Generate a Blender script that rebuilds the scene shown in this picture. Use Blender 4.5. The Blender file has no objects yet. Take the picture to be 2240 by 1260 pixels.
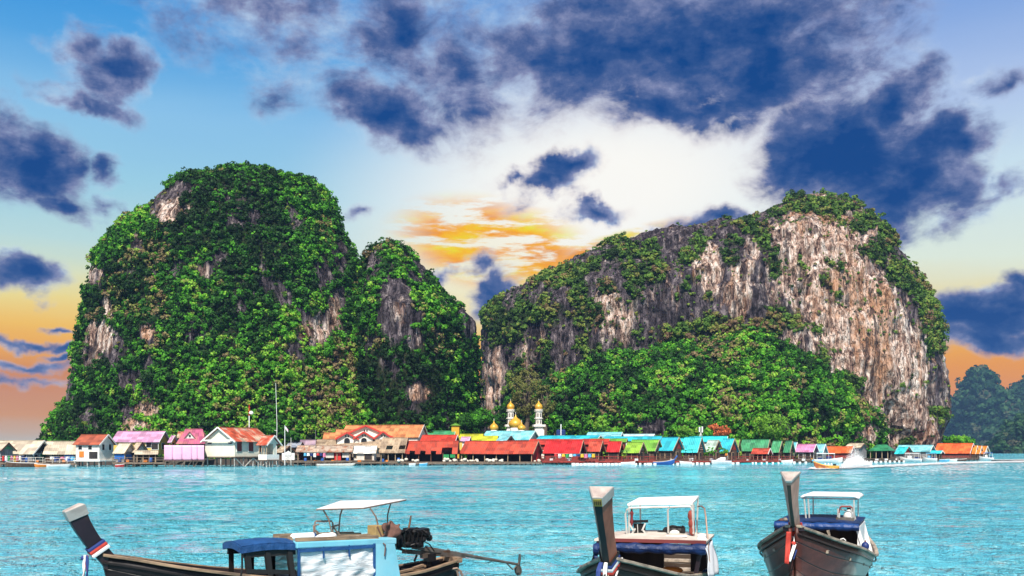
import bpy, math, random
import numpy as np
from mathutils import Vector, Matrix
random.seed(7)
RNG = np.random.default_rng(11)
scene = bpy.context.scene
COL = scene.collection
PI = math.pi
rad = math.radians

# ------------------------------------------------------------------ camera
H = 3.2                 # eye height above the water
F = 2178.0              # focal length in photo pixels (35 mm lens, 2240 px wide photo)
HZ = 984.0              # photo row of the horizon
cd = bpy.data.cameras.new('camera'); cam = bpy.data.objects.new('camera', cd); COL.objects.link(cam)
cd.lens = 35; cd.sensor_width = 36; cd.clip_start = 0.1; cd.clip_end = 9000
cd.shift_y = (HZ - 630) / 2240
cam.location = (0, 0, H); cam.rotation_euler = (rad(90), 0, 0)
scene.camera = cam

# ------------------------------------------------------------------ exposure, sun, sky
EXPO = 0.48
scene.view_settings.view_transform = 'Standard'; scene.view_settings.look = 'None'
scene.view_settings.exposure = EXPO; scene.view_settings.gamma = 1
SUN_DIR = Vector((-0.06, -0.66, 0.75)).normalized()      # towards the sun: behind the camera, to the left
sd = bpy.data.lights.new('sun', 'SUN'); sun = bpy.data.objects.new('sun', sd); COL.objects.link(sun)
sd.energy = 5.0; sd.angle = rad(0.5); sd.color = (1.0, 0.93, 0.82)
sun.rotation_euler = SUN_DIR.to_track_quat('Z', 'Y').to_euler()

def lin(c):
    return tuple(((v/255)/12.92 if v/255 <= 0.04045 else ((v/255+0.055)/1.055)**2.4) for v in c)

class NT:
    """short hand for building node trees"""
    def __init__(s, tree): s.t = tree; s.n = tree.nodes; s.l = tree.links
    def node(s, typ, **kw):
        n = s.n.new(typ)
        for k, v in kw.items(): setattr(n, k, v)
        return n
    def put(s, sock, v):
        if hasattr(v, 'is_output') or isinstance(v, bpy.types.NodeSocket): s.l.new(v, sock)
        elif isinstance(v, (tuple, list)) and sock.type == 'RGBA' and len(v) == 3: sock.default_value = (*v, 1)
        else: sock.default_value = v
    def math(s, op, a, b=None, c=None, clamp=False):
        n = s.node('ShaderNodeMath', operation=op, use_clamp=clamp)
        s.put(n.inputs[0], a)
        if b is not None: s.put(n.inputs[1], b)
        if c is not None: s.put(n.inputs[2], c)
        return n.outputs[0]
    def vmath(s, op, a, b=None):
        n = s.node('ShaderNodeVectorMath', operation=op); s.put(n.inputs[0], a)
        if b is not None: s.put(n.inputs[1], b)
        return n
    def mix(s, f, a, b, blend='MIX'):
        n = s.node('ShaderNodeMix', data_type='RGBA', blend_type=blend)
        s.put(n.inputs[0], f); s.put(n.inputs[6], a); s.put(n.inputs[7], b); return n.outputs[2]
    def ramp(s, f, stops, interp='LINEAR'):
        n = s.node('ShaderNodeValToRGB'); cr = n.color_ramp; cr.interpolation = interp
        while len(cr.elements) > 1: cr.elements.remove(cr.elements[-1])
        cr.elements[0].position = stops[0][0]; cr.elements[0].color = (*stops[0][1], 1)
        for p, c in stops[1:]:
            e = cr.elements.new(p); e.color = (*c, 1)
        s.put(n.inputs[0], f); return n.outputs[0]
    def mapr(s, v, a, b, c=0.0, d=1.0, smooth=False):
        n = s.node('ShaderNodeMapRange', interpolation_type='SMOOTHSTEP' if smooth else 'LINEAR')
        s.put(n.inputs[0], v)
        for i, x in enumerate((a, b, c, d)): s.put(n.inputs[i+1], x)
        return n.outputs[0]
    def noise(s, vec, scale, detail=4, rough=0.55, dist=0.0, out=0):
        n = s.node('ShaderNodeTexNoise'); s.put(n.inputs['Vector'], vec)
        n.inputs['Scale'].default_value = scale; n.inputs['Detail'].default_value = detail
        n.inputs['Roughness'].default_value = rough; n.inputs['Distortion'].default_value = dist
        return n.outputs[out]
    def mapping(s, vec, loc=(0,0,0), rot=(0,0,0), scale=(1,1,1), typ='POINT'):
        n = s.node('ShaderNodeMapping', vector_type=typ); s.put(n.inputs[0], vec)
        n.inputs[1].default_value = loc; n.inputs[2].default_value = rot; n.inputs[3].default_value = scale
        return n.outputs[0]

def azel(px, py):
    t = (px-1120)/F; az = math.atan(t)
    return math.degrees(az), math.degrees(math.atan((HZ-py)/F*math.cos(az)))

world = bpy.data.worlds.new('World'); scene.world = world; world.use_nodes = True
def build_world():
    T = NT(world.node_tree); T.n.clear()
    out = T.node('ShaderNodeOutputWorld'); bg = T.node('ShaderNodeBackground')
    sky = T.node('ShaderNodeTexSky', sky_type='NISHITA', sun_disc=False)
    sky.sun_elevation = math.asin(SUN_DIR.z); sky.sun_rotation = math.atan2(SUN_DIR.x, SUN_DIR.y)
    sky.air_density = 1.0; sky.dust_density = 1.0; sky.ozone_density = 2.0
    d = T.node('ShaderNodeTexCoord').outputs['Generated']
    xyz = T.node('ShaderNodeSeparateXYZ'); T.put(xyz.inputs[0], d)
    x, y, z = xyz.outputs
    az = T.math('MULTIPLY', T.math('ARCTAN2', x, y), 57.29578)
    el = T.math('MULTIPLY', T.math('ARCSINE', z), 57.29578)
    cb = T.node('ShaderNodeCombineXYZ'); T.put(cb.inputs[0], az); T.put(cb.inputs[1], el)
    P = cb.outputs[0]
    # clear-sky colours by elevation: dusk band at the horizon, pale above, blue on top
    e01 = T.math('DIVIDE', el, 40.0, clamp=True)
    warp = T.math('MULTIPLY', T.math('SUBTRACT', T.noise(T.mapping(P, scale=(0.04, 0.25, 1)), 1.0, 4), 0.5), 0.06)
    e01 = T.math('ADD', e01, warp)
    g = lambda a, c: (a/40, lin(c))
    left = T.ramp(e01, [g(0, (196,200,196)), g(0.8, (206,190,168)), g(2, (226,154,74)), g(4, (220,134,46)), g(5.0, (246,172,54)), g(6.4, (250,196,82)), g(8.0, (242,222,140)),
                        g(9.4, (224,229,190)), g(11, (190,222,222)), g(14, (156,208,230)), g(17.5, (138,194,234)), g(21, (84,164,226)), g(25, (30,140,218)), g(33, (14,84,170))])
    right = T.ramp(e01, [g(0, (215,180,150)), g(2, (232,134,52)), g(4.2, (244,156,34)), g(6.0, (250,186,62)), g(8, (240,222,160)), g(10, (226,238,222)),
                         g(14, (206,230,240)), g(18, (178,200,236)), g(22, (138,172,226)), g(26, (100,150,222)), g(34, (14,84,170))])
    sidef = T.mapr(az, -16, 16, 0, 1, True)
    base = T.mix(sidef, left, right)
    def blob(px, py, rx, ry, rot=0.0, src=P):
        a, e = azel(px, py)
        m = T.mapping(src, loc=(a, e, 0), rot=(0, 0, rad(rot)), scale=(rx/38.0, ry/38.0, 1), typ='TEXTURE')
        return T.vmath('LENGTH', m).outputs['Value']
    glow = T.mapr(blob(1300, 420, 760, 330, 6), 0.15, 1.0, 1, 0, True)
    base = T.mix(glow, base, (1.0, 0.985, 0.93))
    glow2 = T.mapr(blob(1040, 590, 330, 190), 0.0, 1.0, 0.5, 0, True)
    base = T.mix(glow2, base, lin((255, 240, 190)))
    # burning streaks of high cloud between the two islands
    sp = T.mapping(P, rot=(0, 0, rad(10)), scale=(0.24, 1.25, 1))
    s1 = T.noise(sp, 1.0, 7, 0.62, 0.12)
    sm = T.mapr(T.math('MINIMUM', blob(1085, 538, 265, 115, -10), blob(1360, 545, 260, 45, 14)), 0.45, 1.0, 1, 0, True)
    sa = T.math('MULTIPLY', T.mapr(s1, 0.41, 0.53, 0, 1, True), sm)
    sc = T.ramp(T.noise(T.mapping(P, loc=(5, 3, 0), rot=(0, 0, rad(12)), scale=(0.2, 0.7, 1)), 1.0, 4, 0.6),
                [(0.36, lin((240,228,30))), (0.47, lin((252,190,12))), (0.57, lin((248,160,20))), (0.70, lin((214,146,90)))])
    base = T.mix(sa, base, sc)
    # dark cumulus: ellipses at given headings and heights, frayed by noise
    w1 = T.vmath('SUBTRACT', T.noise(P, 0.22, 5, 0.55, out=1), (0.5, 0.5, 0.5)).outputs[0]
    wp = T.vmath('ADD', P, T.vmath('MULTIPLY', w1, (6.0, 4.4, 0)).outputs[0]).outputs[0]
    CL = [(1500,100,440,140,0,1.1),(1250,130,270,140,0,.78),(1720,140,260,110,0,.9),(1500,225,330,50,-6,.7),
          (870,60,150,120,0,.68),(600,45,260,85,0,.46),(990,170,120,150,25,.66),(860,235,190,66,-14,.80),(915,285,60,60,0,.65),
          (1860,345,205,120,-12,1.35),(1955,235,115,72,35,1.05),(1970,435,150,80,0,1.15),(2060,315,95,58,0,.9),(1740,370,110,70,0,.9),(1800,450,130,60,0,1.0),(1570,485,130,34,10,.8),
          (180,112,62,46,0,.72),(255,138,84,40,14,.78),(205,165,70,40,0,.6),(190,208,110,22,-8,.72),(50,345,125,80,0,1.15),(5,300,60,70,0,.8),(232,362,48,40,30,.75),(122,432,62,26,0,.66),(225,438,42,20,0,.45),
          (45,598,84,42,0,1.05),(1240,368,105,36,20,1.0),(1200,402,80,22,0,.7),(1305,445,95,26,0,1.05),(1130,390,36,18,0,.6),
          (2140,690,160,58,0,1.15),(2200,655,120,48,0,1.0),(2180,735,150,30,0,.9),(2195,185,90,28,12,.5),(2240,610,40,30,0,.7),
          (40,742,70,15,0,.8),(130,752,62,14,0,.95),(125,776,50,12,0,.85),(60,797,110,15,0,.7),(110,706,36,9,0,.6),(60,830,120,10,0,.4),
          (1070,655,75,46,30,.8),(1042,598,44,28,0,.7),(965,598,32,22,0,.55),(780,437,44,16,10,.45),(1140,440,60,18,0,.35),(610,190,60,60,0,.4),(2180,410,70,22,25,.42),(1440,510,120,26,12,.5)]
    dens = None
    for (px, py, rx, ry, rot, w) in CL:
        r = blob(px, py, rx*1.12, ry*1.12, rot, wp)
        v = T.math('MULTIPLY_ADD', r, -w, w)
        dens = v if dens is None else T.math('SMOOTH_MAX', dens, v, 0.12)
    f1 = T.math('SUBTRACT', T.noise(T.mapping(P, rot=(0,0,rad(-25)), scale=(0.62, 1.1, 1)), 0.42, 9, 0.64, 0.35), 0.5)
    f2 = T.math('SUBTRACT', T.noise(T.mapping(P, loc=(9, 2, 0)), 0.16, 3, 0.5), 0.5)
    dens = T.math('ADD', dens, T.math('ADD', T.math('MULTIPLY', f1, 1.15), T.math('MULTIPLY', f2, 0.5)))
    alpha = T.mapr(dens, -0.14, 0.46, 0, 1, True)
    lowf = T.mapr(el, 3, 11, 0, 1, True)
    f3 = T.math('SUBTRACT', T.noise(T.mapping(P, loc=(2.5, 6, 0), scale=(0.8, 1.2, 1)), 0.55, 7, 0.62), 0.5)
    f4 = T.math('SUBTRACT', T.noise(T.mapping(P, loc=(8, 1, 0), scale=(0.7, 1.2, 1)), 0.2, 4, 0.55), 0.5)
    dcol = T.math('ADD', dens, T.math('ADD', T.math('MULTIPLY', f3, 1.5), T.math('MULTIPLY', f4, 1.1)))
    cc = T.ramp(T.math('MULTIPLY_ADD', dcol, 0.72, 0.16), [(0.0, lin((212,226,238))), (0.18, lin((166,186,218))), (0.36, lin((128,138,178))), (0.52, lin((84,104,154))), (0.68, lin((46,82,142))), (0.86, lin((6,66,134)))])
    cc = T.mix(T.math('MULTIPLY', glow, T.mapr(dens, 0.05, 0.42, 0.75, 0)), cc, lin((250,232,222)))
    # underside catches a little warm light
    warmu = T.mapr(T.noise(T.mapping(P, loc=(0, 1.2, 0)), 0.35, 4, 0.6), 0.45, 0.7, 0, 0.20)
    cc = T.mix(T.math('MULTIPLY', warmu, T.mapr(dens, 0.1, 0.5, 1, 0.0)), cc, lin((176,140,150)))
    sk = T.mix(alpha, base, cc)
    # behind the viewer and overhead: the physical daylight sky
    nk = T.node('ShaderNodeVectorMath', operation='SCALE'); T.put(nk.inputs[0], sky.outputs[0]); nk.inputs[3].default_value = 0.08*2**EXPO
    front = T.math('MULTIPLY', T.mapr(y, -0.05, 0.35, 0, 1, True), T.mapr(el, 27, 42, 1, 0, True))
    fin = T.mix(front, nk.outputs[0], sk)
    T.put(bg.inputs[0], fin); bg.inputs[1].default_value = 2**-EXPO
    T.l.new(bg.outputs[0], out.inputs[0])
build_world()
world.cycles.sampling_method = 'MANUAL'; world.cycles.sample_map_resolution = 512

# ------------------------------------------------------------------ object helpers
def tag(o, label=None, cat=None, group=None, kind=None):
    if label: o['label'] = label
    if cat: o['category'] = cat
    if group: o['group'] = group
    if kind: o['kind'] = kind
    return o
def thing(name, label, cat, loc=(0,0,0), rz=0.0, group=None):
    o = bpy.data.objects.new(name, None); COL.objects.link(o)
    o.location = loc; o.rotation_euler = (0, 0, rz); o.empty_display_size = 0.3
    return tag(o, label, cat, group)
def link(name, me, mat=None, parent=None, loc=None):
    o = bpy.data.objects.new(name, me); COL.objects.link(o)
    if mat is not None and not me.materials: me.materials.append(mat)
    if parent is not None: o.parent = parent
    if loc is not None: o.location = loc
    return o
def dup(src, parent, loc=None):
    c = src.copy(); COL.objects.link(c); c.parent = parent
    if loc is not None: c.location = loc
    return c
def frame_of(d):
    d = Vector(d).normalized()
    up = Vector((0,0,1)) if abs(d.z) < 0.95 else Vector((0,1,0))
    s = d.cross(up).normalized(); return d, s, s.cross(d).normalized()
class MB:
    def __init__(s): s.v = []; s.f = []
    def add(s, vs, fs):
        o = len(s.v); s.v += [tuple(v) for v in vs]; s.f += [[i+o for i in f] for f in fs]; return s
    def box(s, c, size, rot=(0,0,0)):
        M = Matrix.Translation(c) @ (Matrix.Rotation(rot[2],4,'Z') @ Matrix.Rotation(rot[1],4,'Y') @ Matrix.Rotation(rot[0],4,'X'))
        a, b, h = size[0]/2, size[1]/2, size[2]/2
        vs = [M @ Vector(p) for p in ((-a,-b,-h),(a,-b,-h),(a,b,-h),(-a,b,-h),(-a,-b,h),(a,-b,h),(a,b,h),(-a,b,h))]
        return s.add(vs, [(0,3,2,1),(4,5,6,7),(0,1,5,4),(1,2,6,5),(2,3,7,6),(3,0,4,7)])
    def beam(s, p, q, w, h=None, w2=None, h2=None):
        p, q = Vector(p), Vector(q); h = h or w; w2 = w2 or w; h2 = h2 or h
        d, sd_, u = frame_of(q-p)
        vs = [p-sd_*w/2-u*h/2, p+sd_*w/2-u*h/2, p+sd_*w/2+u*h/2, p-sd_*w/2+u*h/2,
              q-sd_*w2/2-u*h2/2, q+sd_*w2/2-u*h2/2, q+sd_*w2/2+u*h2/2, q-sd_*w2/2+u*h2/2]
        return s.add(vs, [(0,1,2,3),(7,6,5,4),(0,4,5,1),(1,5,6,2),(2,6,7,3),(3,7,4,0)])
    def tube(s, pts, r, n=8):
        pts = [Vector(p) for p in pts]; m = len(pts)
        rs = r if isinstance(r, (list, tuple)) else [r]*m
        vs = []
        for i, p in enumerate(pts):
            d = (pts[min(i+1,m-1)]-pts[max(i-1,0)])
            _, a, b = frame_of(d)
            vs += [p + (a*math.cos(2*PI*k/n) + b*math.sin(2*PI*k/n))*rs[i] for k in range(n)]
        fs = [(i*n+k, i*n+(k+1)%n, (i+1)*n+(k+1)%n, (i+1)*n+k) for i in range(m-1) for k in range(n)]
        fs += [tuple(range(n-1,-1,-1)), tuple(range((m-1)*n, m*n))]
        return s.add(vs, fs)
    def lathe(s, prof, c=(0,0,0), n=16, sx=1, sy=1):
        vs = [(c[0]+r*sx*math.cos(2*PI*k/n), c[1]+r*sy*math.sin(2*PI*k/n), c[2]+z) for r, z in prof for k in range(n)]
        m = len(prof)
        fs = [(i*n+k, i*n+(k+1)%n, (i+1)*n+(k+1)%n, (i+1)*n+k) for i in range(m-1) for k in range(n)]
        fs += [tuple(range(n-1,-1,-1)), tuple(range((m-1)*n, m*n))]
        return s.add(vs, fs)
    def prism(s, poly, axis, a, b):
        """extrude a 2D outline along x, y or z between a and b"""
        n = len(poly)
        def P(p, t): return {'x': (t,p[0],p[1]), 'y': (p[0],t,p[1]), 'z': (p[0],p[1],t)}[axis]
        vs = [P(p,a) for p in poly] + [P(p,b) for p in poly]
        fs = [tuple(range(n-1,-1,-1)), tuple(range(n,2*n))] + [(i,(i+1)%n,n+(i+1)%n,n+i) for i in range(n)]
        return s.add(vs, fs)
    def grid(s, fn, nu, nv, skip=()):
        vs = [fn(i/nu, j/nv) for j in range(nv+1) for i in range(nu+1)]
        fs = [(j*(nu+1)+i, j*(nu+1)+i+1, (j+1)*(nu+1)+i+1, (j+1)*(nu+1)+i) for j in range(nv) for i in range(nu) if (i,j) not in skip]
        return s.add(vs, fs)
    def loft(s, rings, cap=True):
        n = len(rings[0]); vs = [p for r in rings for p in r]
        fs = [(i*n+k, i*n+(k+1)%n, (i+1)*n+(k+1)%n, (i+1)*n+k) for i in range(len(rings)-1) for k in range(n)]
        if cap: fs += [tuple(range(n-1,-1,-1)), tuple(range((len(rings)-1)*n, len(rings)*n))]
        return s.add(vs, fs)
    def ball(s, c, rx, ry=None, rz=None, n=12, m=8, rot=None):
        ry = ry or rx; rz = rz or rx
        R = rot or Matrix.Identity(3); c = Vector(c)
        vs = []
        for j in range(m+1):
            t = PI*(j/m*0.98+0.01)
            vs += [c + R @ Vector((rx*math.sin(t)*math.cos(2*PI*k/n), ry*math.sin(t)*math.sin(2*PI*k/n), -rz*math.cos(t))) for k in range(n)]
        fs = [(j*n+k, j*n+(k+1)%n, (j+1)*n+(k+1)%n, (j+1)*n+k) for j in range(m) for k in range(n)]
        fs += [tuple(range(n-1,-1,-1)), tuple(range(m*n, m*n+n))]
        return s.add(vs, fs)
    def mesh(s, name, smooth=False):
        me = bpy.data.meshes.new(name); me.from_pydata(s.v, [], s.f); me.update()
        if smooth: me.polygons.foreach_set('use_smooth', [True]*len(me.polygons))
        return me
    def build(s, name, mat, parent=None, loc=None, smooth=False, solid=0.0, bevel=0.0, sub=0):
        o = link(name, s.mesh(name, smooth), mat, parent, loc)
        if solid: m = o.modifiers.new('solid', 'SOLIDIFY'); m.thickness = solid; m.offset = 0
        if bevel: m = o.modifiers.new('bevel', 'BEVEL'); m.width = bevel; m.segments = 2; m.limit_method = 'ANGLE'
        if sub: m = o.modifiers.new('sub', 'SUBSURF'); m.levels = sub; m.render_levels = sub
        return o

def at(px, py, d):
    """world point on the viewing ray of a photo pixel at depth d"""
    return Vector(((px-1120)/F*d, d, H-(py-HZ)/F*d))
def zz(py, d): return H-(py-HZ)/F*d

# ------------------------------------------------------------------ materials
MATS = {}
def pmat(name, col, rough=0.6, var=0.25, scale=1.5, metal=0.0, spec=0.4, bump=0.0, bscale=20, stain=None, stain_amt=0.5, sscale=0.8,
         stretch=(1,1,1), stripe=None, alpha=None):
    """procedural surface: base colour broken up by noise, optional stains, optional ribs (stripe = (axis, pitch, strength))"""
    if name in MATS: return MATS[name]
    m = bpy.data.materials.new(name); m.use_nodes = True; T = NT(m.node_tree)
    b = T.n['Principled BSDF']; o = T.node('ShaderNodeTexCoord').outputs['Object']
    geo = T.node('ShaderNodeObjectInfo').outputs['Random']
    off = T.node('ShaderNodeCombineXYZ'); T.put(off.inputs[0], T.math('MULTIPLY', geo, 37.0))
    oo = T.vmath('ADD', o, off.outputs[0]).outputs[0]
    v = T.mapping(oo, scale=stretch)
    n1 = T.noise(v, scale, 5, 0.6)
    dark = tuple(c*(1-var) for c in col); lite = tuple(min(1, c*(1+var*0.7)) for c in col)
    c = T.ramp(n1, [(0.32, dark), (0.5, col), (0.7, lite)])
    if stain:
        n2 = T.noise(T.mapping(oo, loc=(3,7,1), scale=stretch), sscale, 6, 0.65, 0.3)
        c = T.mix(T.math('MULTIPLY', T.mapr(n2, 0.48, 0.62, 0, 1), stain_amt), c, stain)
    hgt = T.noise(v, bscale, 3, 0.6) if bump else None
    if stripe:
        ax, pitch, st = stripe
        sx = T.node('ShaderNodeSeparateXYZ'); T.put(sx.inputs[0], o)
        w = T.math('SINE', T.math('MULTIPLY', sx.outputs['XYZ'.index(ax)], 2*PI/pitch))
        bp = T.node('ShaderNodeBump'); bp.inputs['Strength'].default_value = st; bp.inputs['Distance'].default_value = pitch*0.25
        T.put(bp.inputs['Height'], w); T.l.new(bp.outputs[0], b.inputs['Normal'])
        c = T.mix(T.mapr(w, -1, -0.55, 0.20*st, 0), c, tuple(x*0.45 for x in col))
        sh = T.node('ShaderNodeAttribute', attribute_name='sheet').outputs['Fac']
        c = T.mix(1.0, c, T.ramp(sh, [(0, (0.86,)*3), (0.05, (0.62,0.60,0.60)), (0.5, (0.95,)*3), (1, (1.18,1.16,1.12))]), 'MULTIPLY')
    elif bump:
        bp = T.node('ShaderNodeBump'); bp.inputs['Strength'].default_value = bump; bp.inputs['Distance'].default_value = 0.05
        T.put(bp.inputs['Height'], hgt); T.l.new(bp.outputs[0], b.inputs['Normal'])
    T.put(b.inputs['Base Color'], c); b.inputs['Roughness'].default_value = rough; b.inputs['Metallic'].default_value = metal
    b.inputs['Specular IOR Level'].default_value = spec
    if alpha is not None: b.inputs['Alpha'].default_value = alpha
    MATS[name] = m; return m
# ------------------------------------------------------------------ noise for terrain
def _hash(ix, iy, iz, seed):
    h = (ix*374761393 + iy*668265263 + iz*2147483647 + seed*974711) & 0xffffffff
    h = ((h ^ (h >> 13))*1274126177) & 0xffffffff
    h = ((h ^ (h >> 16))*2246822519) & 0xffffffff
    return ((h ^ (h >> 15)) & 0xffff)/65535.0
def vnoise(p, seed=0):
    i = np.floor(p).astype(np.int64); f = p-i; f = f*f*(3-2*f)
    r = 0
    for dx in (0,1):
        for dy in (0,1):
            for dz in (0,1):
                w = (f[:,0] if dx else 1-f[:,0])*(f[:,1] if dy else 1-f[:,1])*(f[:,2] if dz else 1-f[:,2])
                r = r + w*_hash(i[:,0]+dx, i[:,1]+dy, i[:,2]+dz, seed)
    return r-0.5
def fbm(p, seed=0, oct=4, gain=0.5):
    r = 0; a = 1.0; p = np.array(p, float)
    for k in range(oct):
        r = r + a*vnoise(p, seed+k*17); a *= gain; p = p*2.03+11.7
    return r
def ell(px, py, L, grow=1.0):
    """soft membership of photo points in a list of ellipses (cx, cy, rx, ry[, weight])"""
    m = np.zeros(len(px))
    for e in L:
        r = np.hypot((px-e[0])/(e[2]*grow), (py-e[1])/(e[3]*grow)); w = e[4] if len(e) > 4 else 1.0
        m = np.maximum(m, w*np.clip(1.5-r, 0, 1))
    return m
def attr(me, name, vals, dom='POINT'):
    a = me.attributes.new(name, 'FLOAT', dom); a.data.foreach_set('value', np.asarray(vals, np.float32)); return a
def np_mesh(name, V, Fq, smooth=True):
    me = bpy.data.meshes.new(name); n = len(Fq)
    me.vertices.add(len(V)); me.vertices.foreach_set('co', np.asarray(V, np.float32).ravel())
    me.loops.add(n*4); me.loops.foreach_set('vertex_index', np.asarray(Fq, np.int32).ravel())
    me.polygons.add(n); me.polygons.foreach_set('loop_start', np.arange(n, dtype=np.int32)*4)
    me.polygons.foreach_set('use_smooth', np.full(n, smooth)); me.update(calc_edges=True)
    return me

# ------------------------------------------------------------------ rock and leaves
def rock_mat(name, haze_tint=None):
    m = bpy.data.materials.new(name); m.use_nodes = True; T = NT(m.node_tree); b = T.n['Principled BSDF']
    o = T.node('ShaderNodeTexCoord').outputs['Object']
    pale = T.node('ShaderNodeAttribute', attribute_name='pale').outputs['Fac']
    veg = T.node('ShaderNodeAttribute', attribute_name='veg').outputs['Fac']
    st = T.mapping(o, scale=(1, 1, 0.10))
    streak = T.noise(st, 0.42, 6, 0.66)
    f1 = T.noise(T.mapping(o, scale=(1, 1, 0.17)), 0.62, 8, 0.74)
    f2 = T.noise(T.mapping(o, loc=(3,1,2), scale=(1, 1, 0.55)), 0.55, 8, 0.72)
    fine = T.math('MULTIPLY_ADD', f1, 0.62, T.math('MULTIPLY', f2, 0.38))
    big = T.noise(T.mapping(o, scale=(1, 1, 0.4)), 0.09, 4, 0.6)
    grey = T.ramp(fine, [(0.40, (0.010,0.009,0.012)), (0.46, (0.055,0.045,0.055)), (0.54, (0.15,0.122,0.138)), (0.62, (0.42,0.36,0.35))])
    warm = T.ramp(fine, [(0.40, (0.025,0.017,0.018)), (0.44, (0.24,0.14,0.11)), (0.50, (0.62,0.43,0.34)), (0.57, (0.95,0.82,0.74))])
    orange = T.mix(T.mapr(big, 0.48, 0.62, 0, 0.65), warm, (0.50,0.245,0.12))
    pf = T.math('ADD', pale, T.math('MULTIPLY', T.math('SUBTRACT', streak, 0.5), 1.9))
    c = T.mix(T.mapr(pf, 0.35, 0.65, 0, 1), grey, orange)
    stain = T.mapr(T.noise(T.mapping(o, loc=(4,9,0), scale=(1,1,0.08)), 0.30, 6, 0.68), 0.545, 0.585, 0, 0.75)
    c = T.mix(stain, c, (0.030,0.024,0.030))
    ck = T.noise(T.mapping(o, loc=(1,6,2), scale=(1,1,0.14)), 0.8, 5, 0.6)
    ck2 = T.noise(T.mapping(o, loc=(6,2,2), scale=(1,1,0.5)), 0.45, 5, 0.6)
    crack = T.math('MAXIMUM', T.mapr(T.math('ABSOLUTE', T.math('SUBTRACT', ck, 0.5)), 0.0, 0.020, 0.75, 0), T.mapr(T.math('ABSOLUTE', T.math('SUBTRACT', ck2, 0.5)), 0.0, 0.012, 0.8, 0))
    c = T.mix(crack, c, (0.02,0.016,0.018))
    scrub = T.ramp(T.noise(o, 0.9, 5, 0.7), [(0.35, (0.010,0.018,0.007)), (0.55, (0.03,0.05,0.015)), (0.7, (0.07,0.06,0.03))])
    c = T.mix(T.mapr(veg, 0.45, 0.8, 0, 0.92), c, scrub)
    bp = T.node('ShaderNodeBump'); bp.inputs['Strength'].default_value = 1.0; bp.inputs['Distance'].default_value = 2.2
    hh = T.math('ADD', T.math('MULTIPLY', streak, 0.9), T.math('MULTIPLY_ADD', crack, -0.35, T.math('MULTIPLY', fine, 0.9)))
    T.put(bp.inputs['Height'], hh); T.l.new(bp.outputs[0], b.inputs['Normal'])
    T.put(b.inputs['Base Color'], c); b.inputs['Roughness'].default_value = 0.9; b.inputs['Specular IOR Level'].default_value = 0.1
    return m
def leaf_mat(name, stops):
    m = bpy.data.materials.new(name); m.use_nodes = True; T = NT(m.node_tree); b = T.n['Principled BSDF']
    v = T.node('ShaderNodeAttribute', attribute_name='vary').outputs['Fac']
    c = T.ramp(v, stops)
    T.put(b.inputs['Base Color'], c); b.inputs['Roughness'].default_value = 0.62; b.inputs['Specular IOR Level'].default_value = 0.15
    tr = T.node('ShaderNodeBsdfTranslucent'); T.put(tr.inputs[0], c)
    mx = T.node('ShaderNodeMixShader'); mx.inputs[0].default_value = 0.14
    T.l.new(b.outputs[0], mx.inputs[1]); T.l.new(tr.outputs[0], mx.inputs[2]); T.l.new(mx.outputs[0], T.n['Material Output'].inputs[0])
    return m
GREENS = [(0.0, (0.008,0.022,0.006)), (0.22, (0.018,0.062,0.010)), (0.42, (0.040,0.165,0.014)), (0.60, (0.10,0.36,0.020)), (0.74, (0.27,0.48,0.045)), (0.84, (0.22,0.19,0.07)), (1.0, (0.19,0.13,0.075))]
M_leaf = leaf_mat('jungle_leaves', GREENS)
M_leaf2 = leaf_mat('dry_jungle_leaves', [(0.0, (0.014,0.030,0.008)), (0.3, (0.045,0.10,0.018)), (0.5, (0.10,0.21,0.03)), (0.68, (0.21,0.27,0.05)), (0.85, (0.20,0.14,0.06)), (1.0, (0.15,0.09,0.06))])
M_leaf_far = leaf_mat('distant_leaves', [(0.0, (0.007,0.022,0.012)), (0.4, (0.018,0.062,0.022)), (0.75, (0.045,0.11,0.032)), (1.0, (0.09,0.085,0.05))])

def foliage_mesh(name, P, R, N, vary, K, leaf, flat=0.85, up=0.25):
    """leaf clumps: K small leaf faces spread through each clump's volume"""
    n = len(P); tot = n*K
    d = RNG.normal(size=(tot,3)); d /= np.linalg.norm(d, axis=1)[:,None]
    Nn = np.repeat(N, K, 0)
    d += Nn*0.75 + np.array([0,0,up]); d /= np.linalg.norm(d, axis=1)[:,None]
    Rr = np.repeat(R, K)
    # each clump is lumpy: a few sub-heads
    hd = RNG.normal(size=(n,3,3))*0.42
    pick = RNG.integers(0, 3, tot)
    sub = hd[np.repeat(np.arange(n), K), pick]
    rr = RNG.uniform(0.5, 1.0, tot)**0.6
    pos = np.repeat(P, K, 0) + (d*rr[:,None]*0.72 + sub*0.62)*Rr[:,None]*np.array([1,1,flat])
    nr = d + RNG.normal(size=(tot,3))*0.38; nr /= np.linalg.norm(nr, axis=1)[:,None]
    t = np.cross(nr, RNG.normal(size=(tot,3))); t /= np.linalg.norm(t, axis=1)[:,None]
    bt = np.cross(nr, t)
    s = (leaf*RNG.uniform(0.55, 1.45, tot)*np.clip(Rr/np.mean(R), 0.6, 1.6))[:,None]
    t = t*s*0.5; bt = bt*s*0.36
    V = np.empty((tot,4,3), np.float32)
    V[:,0] = pos-t; V[:,1] = pos-bt; V[:,2] = pos+t; V[:,3] = pos+bt
    Fq = np.arange(tot*4, dtype=np.int32).reshape(tot,4)
    me = np_mesh(name, V.reshape(-1,3), Fq, False)
    attr(me, 'vary', np.clip(np.repeat(vary, K)+RNG.normal(size=tot)*0.055, 0, 1), 'FACE')
    return me

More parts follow.
